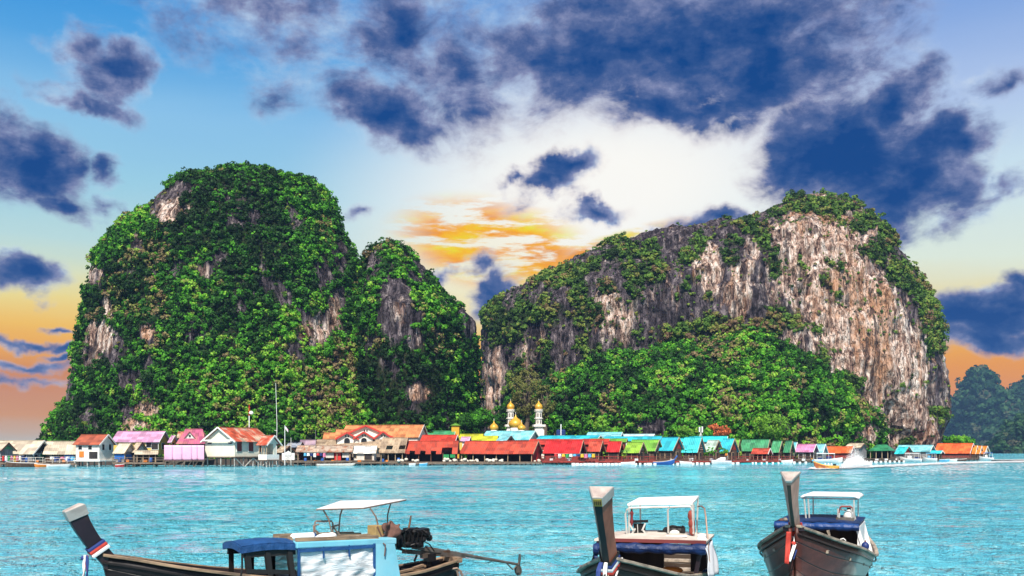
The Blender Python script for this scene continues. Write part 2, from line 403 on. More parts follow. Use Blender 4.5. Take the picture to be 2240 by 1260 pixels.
def hill(name, rows, cy, b0, bpow, nz, nphi, phimax, disp, seed, mat, paleL=(), pale0=0.0, vegfn=None, dents=(), zlo=-1.0, ins=(0,0,0)):
    """island block: at each height an ellipse in plan that fits the outline, roughened in three dimensions"""
    rows = np.array(rows, float); ys = np.linspace(rows[0,0], rows[-1,0], nz)
    L = np.interp(ys, rows[:,0], rows[:,1]); Rt = np.interp(ys, rows[:,0], rows[:,2])
    mid = (L+Rt)/2; L = np.minimum(L+ins[0], mid-3); Rt = np.maximum(Rt-ins[1], mid+3)
    tl = (L-1120)/F; tr = (Rt-1120)/F
    w = (tr-tl)/np.max(tr-tl); b = b0*np.clip(w, 0.02, 1)**bpow
    cx = (tl+tr)*(cy*cy-b*b)/(2*cy)
    a = np.sqrt(np.maximum((cx-tl*cy)**2-tl*tl*b*b, 0.01))
    z = H-(ys+ins[2]-HZ)/F*cy
    z = np.maximum(z, zlo)
    u = np.linspace(-1, 1, nphi); phi = phimax*(0.80*u+0.20*u**3)
    X = cx[:,None]+a[:,None]*np.sin(phi); Y = cy-b[:,None]*np.cos(phi); Z = np.repeat(z[:,None], nphi, 1)
    V = np.stack([X,Y,Z], -1).reshape(-1,3)
    idx = np.arange(nz*nphi).reshape(nz,nphi)
    Fq = np.stack([idx[1:,:-1], idx[1:,1:], idx[:-1,1:], idx[:-1,:-1]], -1).reshape(-1,4)
    def vnorm(V):
        G = V.reshape(nz,nphi,3); du = np.gradient(G, axis=1); dv = np.gradient(G, axis=0)
        n = np.cross(dv, du).reshape(-1,3); n /= np.linalg.norm(n, axis=1)[:,None]+1e-9
        flip = np.sum(n*(V-np.array([np.mean(cx),cy,0])), 1) < 0; n[flip] *= -1; return n
    n0 = vnorm(V)
    px = V[:,0]/V[:,1]*F+1120; py = HZ-(V[:,2]-H)/V[:,1]*F
    veg = vegfn(px, py, V) if vegfn else np.zeros(len(V))
    rocky = 1-np.clip(veg, 0, 1)
    dsp = disp*(1.2*fbm(V*np.array([.045,.045,.035]), seed, 3) + 0.42*fbm(V*np.array([.16,.16,.11]), seed+5, 3))
    fl = vnoise(V*np.array([.30,.30,.035]), seed+9); fl2 = vnoise(V*np.array([.75,.75,.14]), seed+12)+0.5*vnoise(V*np.array([1.1,1.1,.7]), seed+13); led = vnoise(V*np.array([.06,.06,.30]), seed+14)
    dsp += disp*(0.10+0.32*rocky)*(1.7*np.abs(fl)*-1+1.0*fl2+0.8*led)
    for e in dents:
        r = np.hypot((px-e[0])/e[2], (py-e[1])/e[3]); dsp -= e[4]*np.clip(1.25-r, 0, 1)**0.7*(r < 1.25)
    edge = np.repeat(np.clip(w*3, 0.12, 1)[:,None], nphi, 1).ravel()
    V = V+n0*(dsp*edge)[:,None]
    me = np_mesh(name, V, Fq)
    pale = pale0+ell(px, py, paleL)
    attr(me, 'pale', np.clip(pale, 0, 1.4)); attr(me, 'veg', np.clip(veg, 0, 1))
    o = link(name, me, mat); o['kind'] = 'structure'
    return o, V, Fq, vnorm(V), veg, px, py

def scatter(V, Fq, n, veg, num, thr=0.5, facing=-0.45):
    c = V[Fq].mean(1); nn = n[Fq].mean(1); nn /= np.linalg.norm(nn, axis=1)[:,None]+1e-9
    e1 = V[Fq[:,2]]-V[Fq[:,0]]; e2 = V[Fq[:,3]]-V[Fq[:,1]]; ar = 0.5*np.linalg.norm(np.cross(e1,e2), axis=1)
    view = -c/np.linalg.norm(c, axis=1)[:,None]
    w = ar*(np.sum(nn*view, 1) > facing)*np.clip((veg[Fq].mean(1)-thr)*4+0.5, 0, 1)
    k = RNG.choice(len(Fq), num, p=w/w.sum())
    a, b = RNG.random((2, num, 1))
    q = V[Fq[k]]
    P = (q[:,0]*(1-a)+q[:,1]*a)*(1-b)+(q[:,3]*(1-a)+q[:,2]*a)*b
    return P, nn[k]

M_rock = rock_mat('limestone')
def jungle(name, hl, num, rlo, rhi, K, leaf, mat, seed, label, vbase=0.41, vamp=0.80, thr=0.5, cat='jungle', zmin=1.5):
    o, V, Fq, n, veg, _, _ = hl
    P, N = scatter(V, Fq, n, veg, num, thr)
    k = P[:,2] > zmin; P = P[k]; N = N[k]
    R = rlo+(rhi*1.05-rlo)*RNG.random(len(P))**2.5
    vary = vbase+vamp*(fbm(P*0.05, seed, 3)*0.8+fbm(P*0.25, seed+3, 2)*0.55)+RNG.normal(size=len(P))*0.17
    # some clumps are dry and brown
    dry = (fbm(P*0.07, seed+8, 3) > 0.25) & (RNG.random(len(P)) < 0.45); vary[dry] = RNG.uniform(0.80, 0.98, dry.sum())
    me = foliage_mesh(name, P+N*(R*RNG.uniform(-0.25,0.95,len(P)))[:,None], R, N, np.clip(vary, 0.02, 0.99), K, leaf)
    ob = link(name, me, mat); tag(ob, label, cat, kind='stuff'); return ob

# ------------------------------------------------------------------ left island
LH = [(357,534,546),(362,515,565),(380,455,640),(390,436,690),(400,384,708),(420,345,724),(440,318,736),(460,298,744),(480,272,750),(500,253,757),(520,233,766),(540,216,778),
      (560,204,790),(600,190,806),(640,184,820),(680,180,838),(700,172,848),(740,160,856),(780,148,862),(820,140,868),(860,132,872),(885,126,876),(905,108,878),(940,86,880),(970,74,882),(1012,68,884)]
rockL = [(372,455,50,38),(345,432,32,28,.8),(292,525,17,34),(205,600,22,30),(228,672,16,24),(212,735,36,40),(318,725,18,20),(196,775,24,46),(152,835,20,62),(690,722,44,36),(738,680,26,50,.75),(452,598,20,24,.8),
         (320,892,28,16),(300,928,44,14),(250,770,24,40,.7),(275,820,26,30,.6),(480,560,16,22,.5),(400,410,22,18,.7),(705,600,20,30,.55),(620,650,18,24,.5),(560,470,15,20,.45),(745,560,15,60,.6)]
def vegL(px, py, V):
    return 0.88-1.05*ell(px, py, rockL, 0.80)+1.15*fbm(V*0.19, 77, 4)
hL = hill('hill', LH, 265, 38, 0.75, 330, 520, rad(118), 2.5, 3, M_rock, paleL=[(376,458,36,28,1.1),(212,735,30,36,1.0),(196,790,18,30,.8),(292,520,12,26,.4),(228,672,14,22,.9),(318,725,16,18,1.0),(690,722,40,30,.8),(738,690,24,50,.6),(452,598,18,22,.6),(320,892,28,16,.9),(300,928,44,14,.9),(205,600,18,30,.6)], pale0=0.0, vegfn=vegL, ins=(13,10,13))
jungle('jungle_cover', hL, 20000, 0.36, 1.40, 44, 0.36, M_leaf, 101, 'dense bright green jungle clinging to the tall rounded island')
jungle('scrub', hL, 1700, 0.3, 0.8, 40, 0.30, M_leaf2, 111, 'small olive shrubs in the rocky bare patches of the tall island', vbase=0.42, thr=-0.3, cat='shrubs')
# ------------------------------------------------------------------ shoulder peak beside it
SH = [(531,846,868),(536,832,884),(550,812,912),(570,797,930),(600,786,954),(640,776,976),(665,772,1004),(680,768,1030),(690,766,1042),(720,764,1047),(800,760,1048),(900,758,1046),(1012,756,1044)]
rockS = [(868,690,34,62),(905,742,25,25),(920,858,30,18,1.1),(1028,700,24,46),(912,602,26,24,.8),(890,560,14,14,.6),(700,700,20,30)]
def vegS(px, py, V):
    return 0.82-1.0*ell(px, py, rockS, 0.95)+1.2*fbm(V*0.17, 78, 4)
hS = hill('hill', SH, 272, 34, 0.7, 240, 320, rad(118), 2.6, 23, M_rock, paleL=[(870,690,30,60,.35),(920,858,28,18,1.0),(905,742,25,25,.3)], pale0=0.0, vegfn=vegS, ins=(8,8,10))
jungle('jungle_cover', hS, 8200, 0.36, 1.4, 44, 0.36, M_leaf, 131, 'dark green jungle on the smaller peak between the two big islands', vbase=0.28)
# ------------------------------------------------------------------ right island
RH = [(421,1756,1790),(426,1735,1812),(436,1712,1842),(448,1690,1866),(460,1662,1884),(480,1618,1908),(500,1560,1932),(515,1470,1944),(522,1420,1950),(532,1345,1956),(540,1295,1964),(556,1262,1976),
      (575,1212,1990),(600,1172,2000),(620,1138,2010),(640,1096,2022),(660,1074,2034),(690,1056,2046),(720,1050,2056),(750,1046,2064),(800,1044,2074),(850,1043,2081),(900,1041,2079),(935,1041,2070),(960,1041,2052),(985,1041,2036),(1012,1041,2030)]
vegR_L = [(1760,440,60,18),(1830,452,45,24),(1885,485,38,28),(1930,535,34,38),(1965,590,32,42),(1992,640,30,44),(2018,690,28,44),(2040,740,22,40),(1640,492,26,26),(1668,525,24,34),(1690,570,14,30),
          (1225,600,66,40),(1165,672,80,44),(1290,690,36,34),(1105,712,58,36),(1350,560,64,36),(1390,590,44,30),(1440,610,18,34),(1500,560,26,20),(1330,630,20,24),(1530,540,20,20),(1290,570,40,26),(1095,690,30,60),
          (1190,760,30,26),(1280,745,20,20),(1130,850,30,60,.8),(1840,640,14,10),(1600,520,20,18,.8),(1420,560,30,26,.8),(1260,650,30,30,.8),(1550,640,8,10),(1480,655,8,10),(1700,690,30,30,.7),(1760,720,40,20,.8),(1500,728,190,26,.8),(1650,712,120,34,.9),(1300,760,80,30,.8),(1795,770,26,40,.75),(1850,832,30,26,.7),(1210,800,60,40,.7)]
def vegR(px, py, V):
    return 0.16+0.85*ell(px, py, vegR_L, 0.84)+1.35*fbm(V*np.array([.14,.14,.14]), 79, 4)
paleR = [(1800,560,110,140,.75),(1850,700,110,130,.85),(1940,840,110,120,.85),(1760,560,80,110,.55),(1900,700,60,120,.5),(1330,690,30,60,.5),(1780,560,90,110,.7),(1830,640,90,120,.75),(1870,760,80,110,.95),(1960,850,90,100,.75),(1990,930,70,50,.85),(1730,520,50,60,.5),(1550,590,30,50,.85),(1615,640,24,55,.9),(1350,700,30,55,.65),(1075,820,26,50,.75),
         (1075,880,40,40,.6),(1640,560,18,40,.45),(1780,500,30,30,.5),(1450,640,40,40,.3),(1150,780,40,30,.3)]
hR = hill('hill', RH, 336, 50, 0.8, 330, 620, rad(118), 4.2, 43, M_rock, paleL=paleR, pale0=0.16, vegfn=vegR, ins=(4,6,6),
          dents=[(1962,930,24,46,6.0),(2050,880,12,60,2.5),(1805,500,6,40,1.6),(1770,600,7,50,1.6)])
jungle('jungle_cover', hR, 6800, 0.40, 1.55, 54, 0.40, M_leaf2, 161, 'olive green scrub along the crest and ledges of the bare cliff island', vbase=0.47, thr=0.60)
jungle('scrub', hR, 2600, 0.25, 0.8, 40, 0.30, M_leaf2, 171, 'scattered small shrubs rooted in cracks of the bare cliff island', vbase=0.42, thr=0.05, cat='shrubs')
# forested slope at the foot of the cliff
FM = [(736,1500,1640),(744,1440,1755),(756,1405,1780),(775,1300,1796),(795,1240,1812),(815,1196,1834),(835,1160,1862),(860,1128,1890),(880,1110,1914),(900,1102,1932),(930,1096,1936),(965,1092,1934),(1012,1090,1930)]
def vegF(px, py, V):
    return np.clip(0.9+0.5*fbm(V*0.12, 80, 3), 0, 1)-1.1*ell(px, py, [(1425,935,32,22),(1900,945,26,26,.7),(1700,930,30,18,.5),(1820,950,50,16,.6)], 1.0)
hF = hill('slope', FM, 291, 31, 0.9, 200, 420, rad(112), 6.0, 63, M_rock, paleL=[(1905,950,30,30,.8),(1425,935,30,22,.3)], pale0=0.0, vegfn=vegF, ins=(0,0,10))
jungle('jungle_cover', hF, 12000, 0.40, 1.6, 48, 0.39, M_leaf, 191, 'lush bright green forest on the slope below the bare cliff', vbase=0.37, vamp=0.75)
# ------------------------------------------------------------------ distant islands on the right
M_rock_far = M_rock
D1 = [(795,2128,2142),(804,2115,2160),(820,2108,2176),(840,2100,2180),(855,2092,2192),(870,2086,2240),(890,2078,2290),(915,2068,2350),(960,2040,2420),(1003,2000,2470)]
hD1 = hill('hill', D1, 1520, 180, 0.7, 110, 190, rad(112), 22, 83, M_rock_far, pale0=0.15, ins=(0,0,16), vegfn=lambda px,py,V: 0.85+0.5*fbm(V*0.015, 91, 3))
jungle('jungle_cover', hD1, 3800, 5.2, 11, 40, 4.0, M_leaf_far, 201, 'blue hazy jungle on the distant peak at the right edge', vbase=0.4)
D2 = [(806,2262,2290),(830,2226,2330),(850,2206,2390),(880,2190,2450),(960,2150,2500),(1003,2130,2520)]
hD2 = hill('hill', D2, 1640, 180, 0.7, 90, 150, rad(112), 22, 93, M_rock_far, pale0=0.1, ins=(0,0,16), vegfn=lambda px,py,V: 0.85+0.5*fbm(V*0.015, 92, 3))
jungle('jungle_cover', hD2, 2800, 5.2, 11, 40, 4.0, M_leaf_far, 211, 'blue hazy jungle on the far ridge cut by the right frame edge', vbase=0.4)
D3 = [(902,2236,2290),(915,2206,2330),(930,2184,2380),(950,2158,2430),(975,2130,2470),(1003,2100,2490)]
hD3 = hill('hill', D3, 900, 105, 0.7, 90, 170, rad(112), 12, 103, M_rock_far, pale0=0.1, ins=(0,0,12), vegfn=lambda px,py,V: 0.9+0.4*fbm(V*0.023, 93, 3))
jungle('jungle_cover', hD3, 3200, 2.8, 6.2, 44, 2.2, M_leaf_far, 221, 'grey green forest on the low near hill at the right edge', vbase=0.45)

# ------------------------------------------------------------------ shore under the village
M_mud = pmat('shore_mud', (0.055,0.045,0.038), 0.9, 0.5, 0.6, bump=0.6, bscale=3)
def shore():
    fp = [(-30,200),(120,203),(450,204),(900,218),(1180,224),(1400,226),(1700,247),(1900,264),(2050,284),(2150,318)]
    V = []; n = 160; m = 26
    xs = np.linspace(-30, 2150, n)
    for j in range(m):
        for i in range(n):
            d0 = np.interp(xs[i], [p[0] for p in fp], [p[1] for p in fp]); d = d0+j*4.0
            V.append(((xs[i]-1120)/F*d0*(1+0.0*j), d, -0.7+min(j*0.9, 1.8)))
    V = np.array(V); V[:,2] += 0.5*fbm(V*0.4, 5, 3)
    idx = np.arange(n*m).reshape(m,n)
    Fq = np.stack([idx[:-1,:-1], idx[:-1,1:], idx[1:,1:], idx[1:,:-1]], -1).reshape(-1,4)
    o = link('shore', np_mesh('shore', V, Fq), M_mud); o['kind'] = 'structure'
shore()

# ------------------------------------------------------------------ water
def water():
    m = bpy.data.materials.new('sea_water'); m.use_nodes = True; T = NT(m.node_tree); b = T.n['Principled BSDF']
    o = T.node('ShaderNodeTexCoord').outputs['Object']
    a1 = T.noise(T.mapping(o, scale=(1.0, 0.52, 1)), 5.5, 4, 0.65, 0.3)
    a2 = T.noise(T.mapping(o, loc=(7,3,0), scale=(1.0, 0.62, 1)), 1.7, 4, 0.62, 0.4)
    a3 = T.noise(T.mapping(o, loc=(2,8,0), scale=(0.9, 0.7, 1)), 0.38, 4, 0.6, 0.3)
    a2 = T.math('SUBTRACT', 1.0, T.math('ABSOLUTE', T.math('MULTIPLY', T.math('SUBTRACT', a2, 0.5), 2.0)))
    h = T.math('ADD', T.math('MULTIPLY', a1, 0.32), T.math('ADD', T.math('MULTIPLY', a2, 0.75), T.math('MULTIPLY', a3, 0.6)))
    bp = T.node('ShaderNodeBump'); bp.inputs['Strength'].default_value = 1.0; bp.inputs['Distance'].default_value = 1.0
    T.put(bp.inputs['Height'], h); T.l.new(bp.outputs[0], b.inputs['Normal'])
    c = T.ramp(T.math('MULTIPLY_ADD', T.noise(T.mapping(o, scale=(0.5,0.8,1)), 0.06, 3), 0.4, T.math('MULTIPLY', T.noise(T.mapping(o, loc=(5,5,0), scale=(1,0.6,1)), 1.5, 6, 0.75), 0.6)), [(0.35, (0.010,0.17,0.35)), (0.43, (0.075,0.46,0.63)), (0.52, (0.13,0.58,0.73)), (0.60, (0.36,0.78,0.86))])  # base colour: broad blue patches plus painted-in dark and pale reflection flecks
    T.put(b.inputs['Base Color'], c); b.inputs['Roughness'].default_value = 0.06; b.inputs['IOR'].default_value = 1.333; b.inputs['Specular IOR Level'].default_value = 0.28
    # real swells and boat-wake ridges
    ds = np.concatenate([np.geomspace(6, 430, 520), np.array([520, 700, 1000, 1500, 2020])]); ts = np.linspace(-0.95, 0.95, 420)
    D, Tt = np.meshgrid(ds, ts, indexing='ij'); X = D*Tt; Y = D
    V = np.stack([X, Y, np.zeros_like(X)], -1).reshape(-1,3)
    fade = np.clip((300-V[:,1])/200, 0.15, 1)
    V[:,2] = 0.16*fade*fbm(np.stack([V[:,0]*0.22, V[:,1]*0.55, V[:,0]*0], 1), 301, 3)
    RID = [((200,1076),(470,1067),(770,1056),.16,1.0),((850,1037),(1200,1031),(1560,1024),.14,1.6),((1180,1033),(1500,1031),(1720,1026),.14,1.5),((0,1050),(300,1045),(500,1038),.10,1.6),((1690,1041),(1960,1034),(2240,1030),.12,1.5)]
    for p0, p1, p2, hgt, wd in RID:
        pts = [at(p[0], p[1], F*H/(p[1]-HZ)) for p in (p0,p1,p2)]
        xs = [p.x for p in pts]; ysv = [p.y for p in pts]
        yl = np.interp(V[:,0], xs, ysv) + 2.2*fbm(np.stack([V[:,0]*0.12, V[:,0]*0, V[:,0]*0],1), 311, 3)
        ins = np.clip((V[:,0]-xs[0])/6, 0, 1)*np.clip((xs[2]-V[:,0])/6, 0, 1)
        amp = 0.6+0.9*fbm(np.stack([V[:,0]*0.5, V[:,1]*0.2, V[:,0]*0],1), 317, 3)
        V[:,2] += hgt*ins*amp*(np.exp(-((V[:,1]-yl)/wd)**2)-0.6*np.exp(-((V[:,1]-yl-2*wd)/wd)**2))
    idx = np.arange(len(V)).reshape(len(ds), len(ts))
    Fq = np.stack([idx[:-1,:-1], idx[:-1,1:], idx[1:,1:], idx[1:,:-1]], -1).reshape(-1,4)
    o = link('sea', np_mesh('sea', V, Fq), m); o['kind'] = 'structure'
    # the sea goes on behind the camera
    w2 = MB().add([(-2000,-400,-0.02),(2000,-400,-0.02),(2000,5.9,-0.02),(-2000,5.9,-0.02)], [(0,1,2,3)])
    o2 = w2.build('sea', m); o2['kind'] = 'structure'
water()

# ------------------------------------------------------------------ sea air
def haze():
    m = bpy.data.materials.new('sea_haze'); m.use_nodes = True; T = NT(m.node_tree); T.n.clear()
    out = T.node('ShaderNodeOutputMaterial'); v = T.node('ShaderNodeVolumePrincipled')
    v.inputs['Color'].default_value = (0.28, 0.52, 0.95, 1); v.inputs['Density'].default_value = HAZE; v.inputs['Anisotropy'].default_value = 0.1
    T.l.new(v.outputs[0], out.inputs['Volume'])
    o = MB().box((0, 750, 58), (4200, 2600, 122)).build('haze', m); o['kind'] = 'stuff'; o['label'] = 'thin blue sea haze over the whole bay'; o['category'] = 'haze'
HAZE = 0.00015
haze()
# ================================================================== THE STILT VILLAGE
def corr(name, c, stain=None, amt=0.6, rough=0.5, var=0.18, ss=0.5, pitch=0.42):
    return pmat(name, c, rough, var, 0.9, stain=stain, stain_amt=amt, sscale=ss, stretch=(1.4,0.5,1), stripe=('X', pitch, 0.35))
R_cream = corr('sheet_roof_cream', (0.60,0.52,0.40), (0.36,0.27,0.18), 0.45)
R_tan = corr('sheet_roof_tan', (0.42,0.32,0.22), (0.20,0.13,0.085), 0.75, ss=0.9)
R_tan2 = corr('sheet_roof_pale_tan', (0.50,0.40,0.29), (0.26,0.17,0.11), 0.7, ss=0.7)
R_rust = corr('sheet_roof_rusty', (0.48,0.38,0.30), (0.36,0.11,0.04), 0.9, ss=0.8)
R_redrust = corr('painted_roof_peeling', (0.50,0.085,0.04), (0.62,0.50,0.38), 0.95, ss=0.42)
R_brick = corr('tile_roof_brick', (0.40,0.10,0.05), (0.27,0.08,0.05), 0.6)
R_lilac = corr('tile_roof_lilac', (0.60,0.32,0.50), (0.52,0.24,0.42), 0.6)
R_mauve = corr('tile_roof_mauve', (0.42,0.10,0.19), (0.46,0.20,0.16), 0.7)
R_orange = corr('tile_roof_orange', (0.58,0.24,0.10), (0.48,0.15,0.06), 0.6)
R_red = corr('sheet_roof_red', (0.52,0.05,0.03), (0.36,0.045,0.03), 0.8)
R_redb = corr('sheet_roof_bright_red', (0.60,0.020,0.022), (0.50,0.05,0.04), 0.4)
R_coral = corr('sheet_roof_coral', (0.52,0.070,0.038), (0.30,0.075,0.05), 0.7, ss=0.9)
R_verm = corr('sheet_roof_vermilion', (0.74,0.12,0.03), (0.72,0.20,0.05), 0.6)
R_lime = corr('sheet_roof_lime', (0.26,0.47,0.04), (0.20,0.40,0.06), 0.6)
R_lime2 = corr('sheet_roof_leaf_green', (0.14,0.36,0.04), (0.20,0.42,0.05), 0.6)
R_green = corr('sheet_roof_green', (0.05,0.28,0.12), (0.10,0.34,0.20), 0.6)
R_dgreen = corr('sheet_roof_deep_green', (0.03,0.22,0.10), (0.03,0.15,0.08), 0.6)
R_blue = corr('sheet_roof_blue', (0.03,0.46,0.58), (0.02,0.38,0.52), 0.5)
R_cyan = corr('sheet_roof_cyan', (0.04,0.62,0.68), (0.03,0.50,0.60), 0.5)
R_pcyan = corr('sheet_roof_pale_cyan', (0.26,0.60,0.66), (0.10,0.50,0.60), 0.8)
R_mint = corr('sheet_roof_mint', (0.42,0.55,0.48), (0.30,0.48,0.40), 0.6)
R_yel = corr('sheet_roof_yellow_green', (0.52,0.52,0.03), (0.34,0.42,0.05), 0.6)
R_pink = corr('sheet_roof_pink', (0.62,0.22,0.42), (0.55,0.30,0.42), 0.5)
R_grey = corr('sheet_roof_blue_grey', (0.30,0.34,0.42), (0.36,0.30,0.28), 0.7)
R_white = corr('sheet_roof_white', (0.78,0.76,0.72), (0.60,0.55,0.48), 0.4)
R_orng = corr('tile_roof_amber', (0.66,0.24,0.03), (0.62,0.16,0.03), 0.6)
W_white = pmat('plaster_white', (0.74,0.72,0.66), 0.8, 0.08, 0.8, stain=(0.5,0.46,0.38), stain_amt=0.35)
W_cream = pmat('painted_boards_cream', (0.76,0.73,0.60), 0.7, 0.08, 1.0, stain=(0.55,0.5,0.4), stain_amt=0.3)
W_yel = pmat('plaster_yellow', (0.72,0.46,0.10), 0.8, 0.1, 0.8)
W_brown = pmat('timber_dark', (0.075,0.04,0.026), 0.8, 0.5, 1.2, stretch=(4,4,1), stain=(0.16,0.10,0.07), stain_amt=0.7)
W_red = pmat('timber_red', (0.26,0.025,0.02), 0.7, 0.4, 1.2, stretch=(4,4,1), stain=(0.12,0.03,0.02), stain_amt=0.6)
W_board = pmat('boards_weathered', (0.20,0.15,0.11), 0.85, 0.5, 1.2, stretch=(4,4,0.6), stain=(0.08,0.06,0.05), stain_amt=0.7)
W_grey = pmat('boards_grey', (0.26,0.25,0.25), 0.85, 0.4, 1.2, stretch=(4,4,0.6), stain=(0.10,0.09,0.10), stain_amt=0.6)
W_green = pmat('sheet_green', (0.06,0.28,0.13), 0.6, 0.3, 1.0)
W_blue = pmat('tarp_blue', (0.015,0.12,0.42), 0.5, 0.3, 1.2)
W_pale = pmat('boards_pale', (0.58,0.54,0.48), 0.8, 0.25, 1.2, stretch=(4,4,0.6))
T_white = pmat('trim_white', (0.80,0.79,0.75), 0.6, 0.06)
T_red = pmat('trim_red', (0.50,0.04,0.03), 0.6, 0.15)
T_brown = pmat('trim_brown', (0.14,0.06,0.04), 0.7, 0.3)
T_tan = pmat('trim_tan', (0.42,0.31,0.20), 0.7, 0.3)
M_stilt = pmat('stilt_timber', (0.17,0.135,0.105), 0.9, 0.5, 2.0, stain=(0.05,0.045,0.04), stain_amt=0.8)
M_stiltp = pmat('stilt_concrete', (0.46,0.44,0.40), 0.9, 0.3, 2.0, stain=(0.10,0.09,0.08), stain_amt=0.7)
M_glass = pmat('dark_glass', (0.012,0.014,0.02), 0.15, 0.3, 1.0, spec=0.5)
M_dark = pmat('room_interior', (0.03,0.024,0.022), 0.9, 0.6, 0.8)  # near-black; as veranda fill and pavilion back wall it paints in the shade
M_plank = pmat('deck_planks', (0.20,0.15,0.115), 0.9, 0.45, 1.5, stain=(0.07,0.05,0.04), stain_amt=0.7, stripe=('X',0.32,0.8))
M_rdeck = pmat('deck_red', (0.30,0.04,0.028), 0.8, 0.4, 1.5, stain=(0.14,0.03,0.02), stain_amt=0.6)
M_gable = pmat('gable_louvres', (0.13,0.06,0.05), 0.8, 0.3, 1.5, stripe=('Z',0.45,1.0))
M_gablel = pmat('gable_slats_pale', (0.30,0.21,0.19), 0.8, 0.3, 1.5, stripe=('Z',0.5,1.0))
M_gold = pmat('gold_paint', (0.72,0.40,0.045), 0.35, 0.15, 0.6, metal=0.25, spec=0.5)
M_ivory = pmat('minaret_ivory', (0.74,0.70,0.63), 0.7, 0.1, 0.8)
def paint(name, c, rough=0.5): return pmat('paint_'+name, c, rough, 0.15, 1.5)
P_white = paint('white', (0.78,0.78,0.77)); P_blue = paint('blue', (0.02,0.10,0.36)); P_red = paint('red', (0.55,0.03,0.025))
P_yel = paint('yellow', (0.70,0.45,0.03)); P_teal = paint('teal', (0.04,0.45,0.48)); P_green = paint('green', (0.03,0.26,0.08))
P_pink = paint('pink', (0.62,0.18,0.30)); P_navy = paint('navy', (0.012,0.03,0.14)); P_orange = paint('orange', (0.66,0.20,0.03)); P_sky = paint('sky_blue', (0.10,0.42,0.66))
P_black = paint('black', (0.015,0.014,0.014))

WL = ([0,450,900,1400,1700,1900,2050,2165],[1022,1021,1018,1017,1014,1012,1009.5,1007])
def dw(px): return F*H/(float(np.interp(px, *WL))-HZ)
def floor_plane(px): return dw(px)+2.0

def stilts(t, L, W, zf, mat, rows=3, pitch=2.2, r=0.12, zb=-1.2, jit=0.12, brace=None):
    nx = max(2, int(L/pitch)+1)
    for j in range(rows):
        for i in range(nx):
            x = -L/2+0.15+(L-0.3)*i/(nx-1)+random.uniform(-jit,jit); y = -W/2+0.15+(W-0.3)*(j/(max(rows-1,1)))*0.9
            lean = random.uniform(-jit,jit)
            MB().tube([(x+lean,y,zb),(x,y,zf)], [r*random.uniform(.9,1.2), r], 6).build('stilt', mat, t)
    if brace:
        for i in range(nx-1):
            x0 = -L/2+0.15+(L-0.3)*i/(nx-1); x1 = -L/2+0.15+(L-0.3)*(i+1)/(nx-1)
            if i % 2 == 0: MB().beam((x0,-W/2+0.05,zf-0.1),(x1,-W/2+0.05,-0.2),0.16).build('brace', brace, t)
            else: MB().beam((x0,-W/2+0.05,-0.2),(x1,-W/2+0.05,zf-0.1),0.16).build('brace', brace, t)

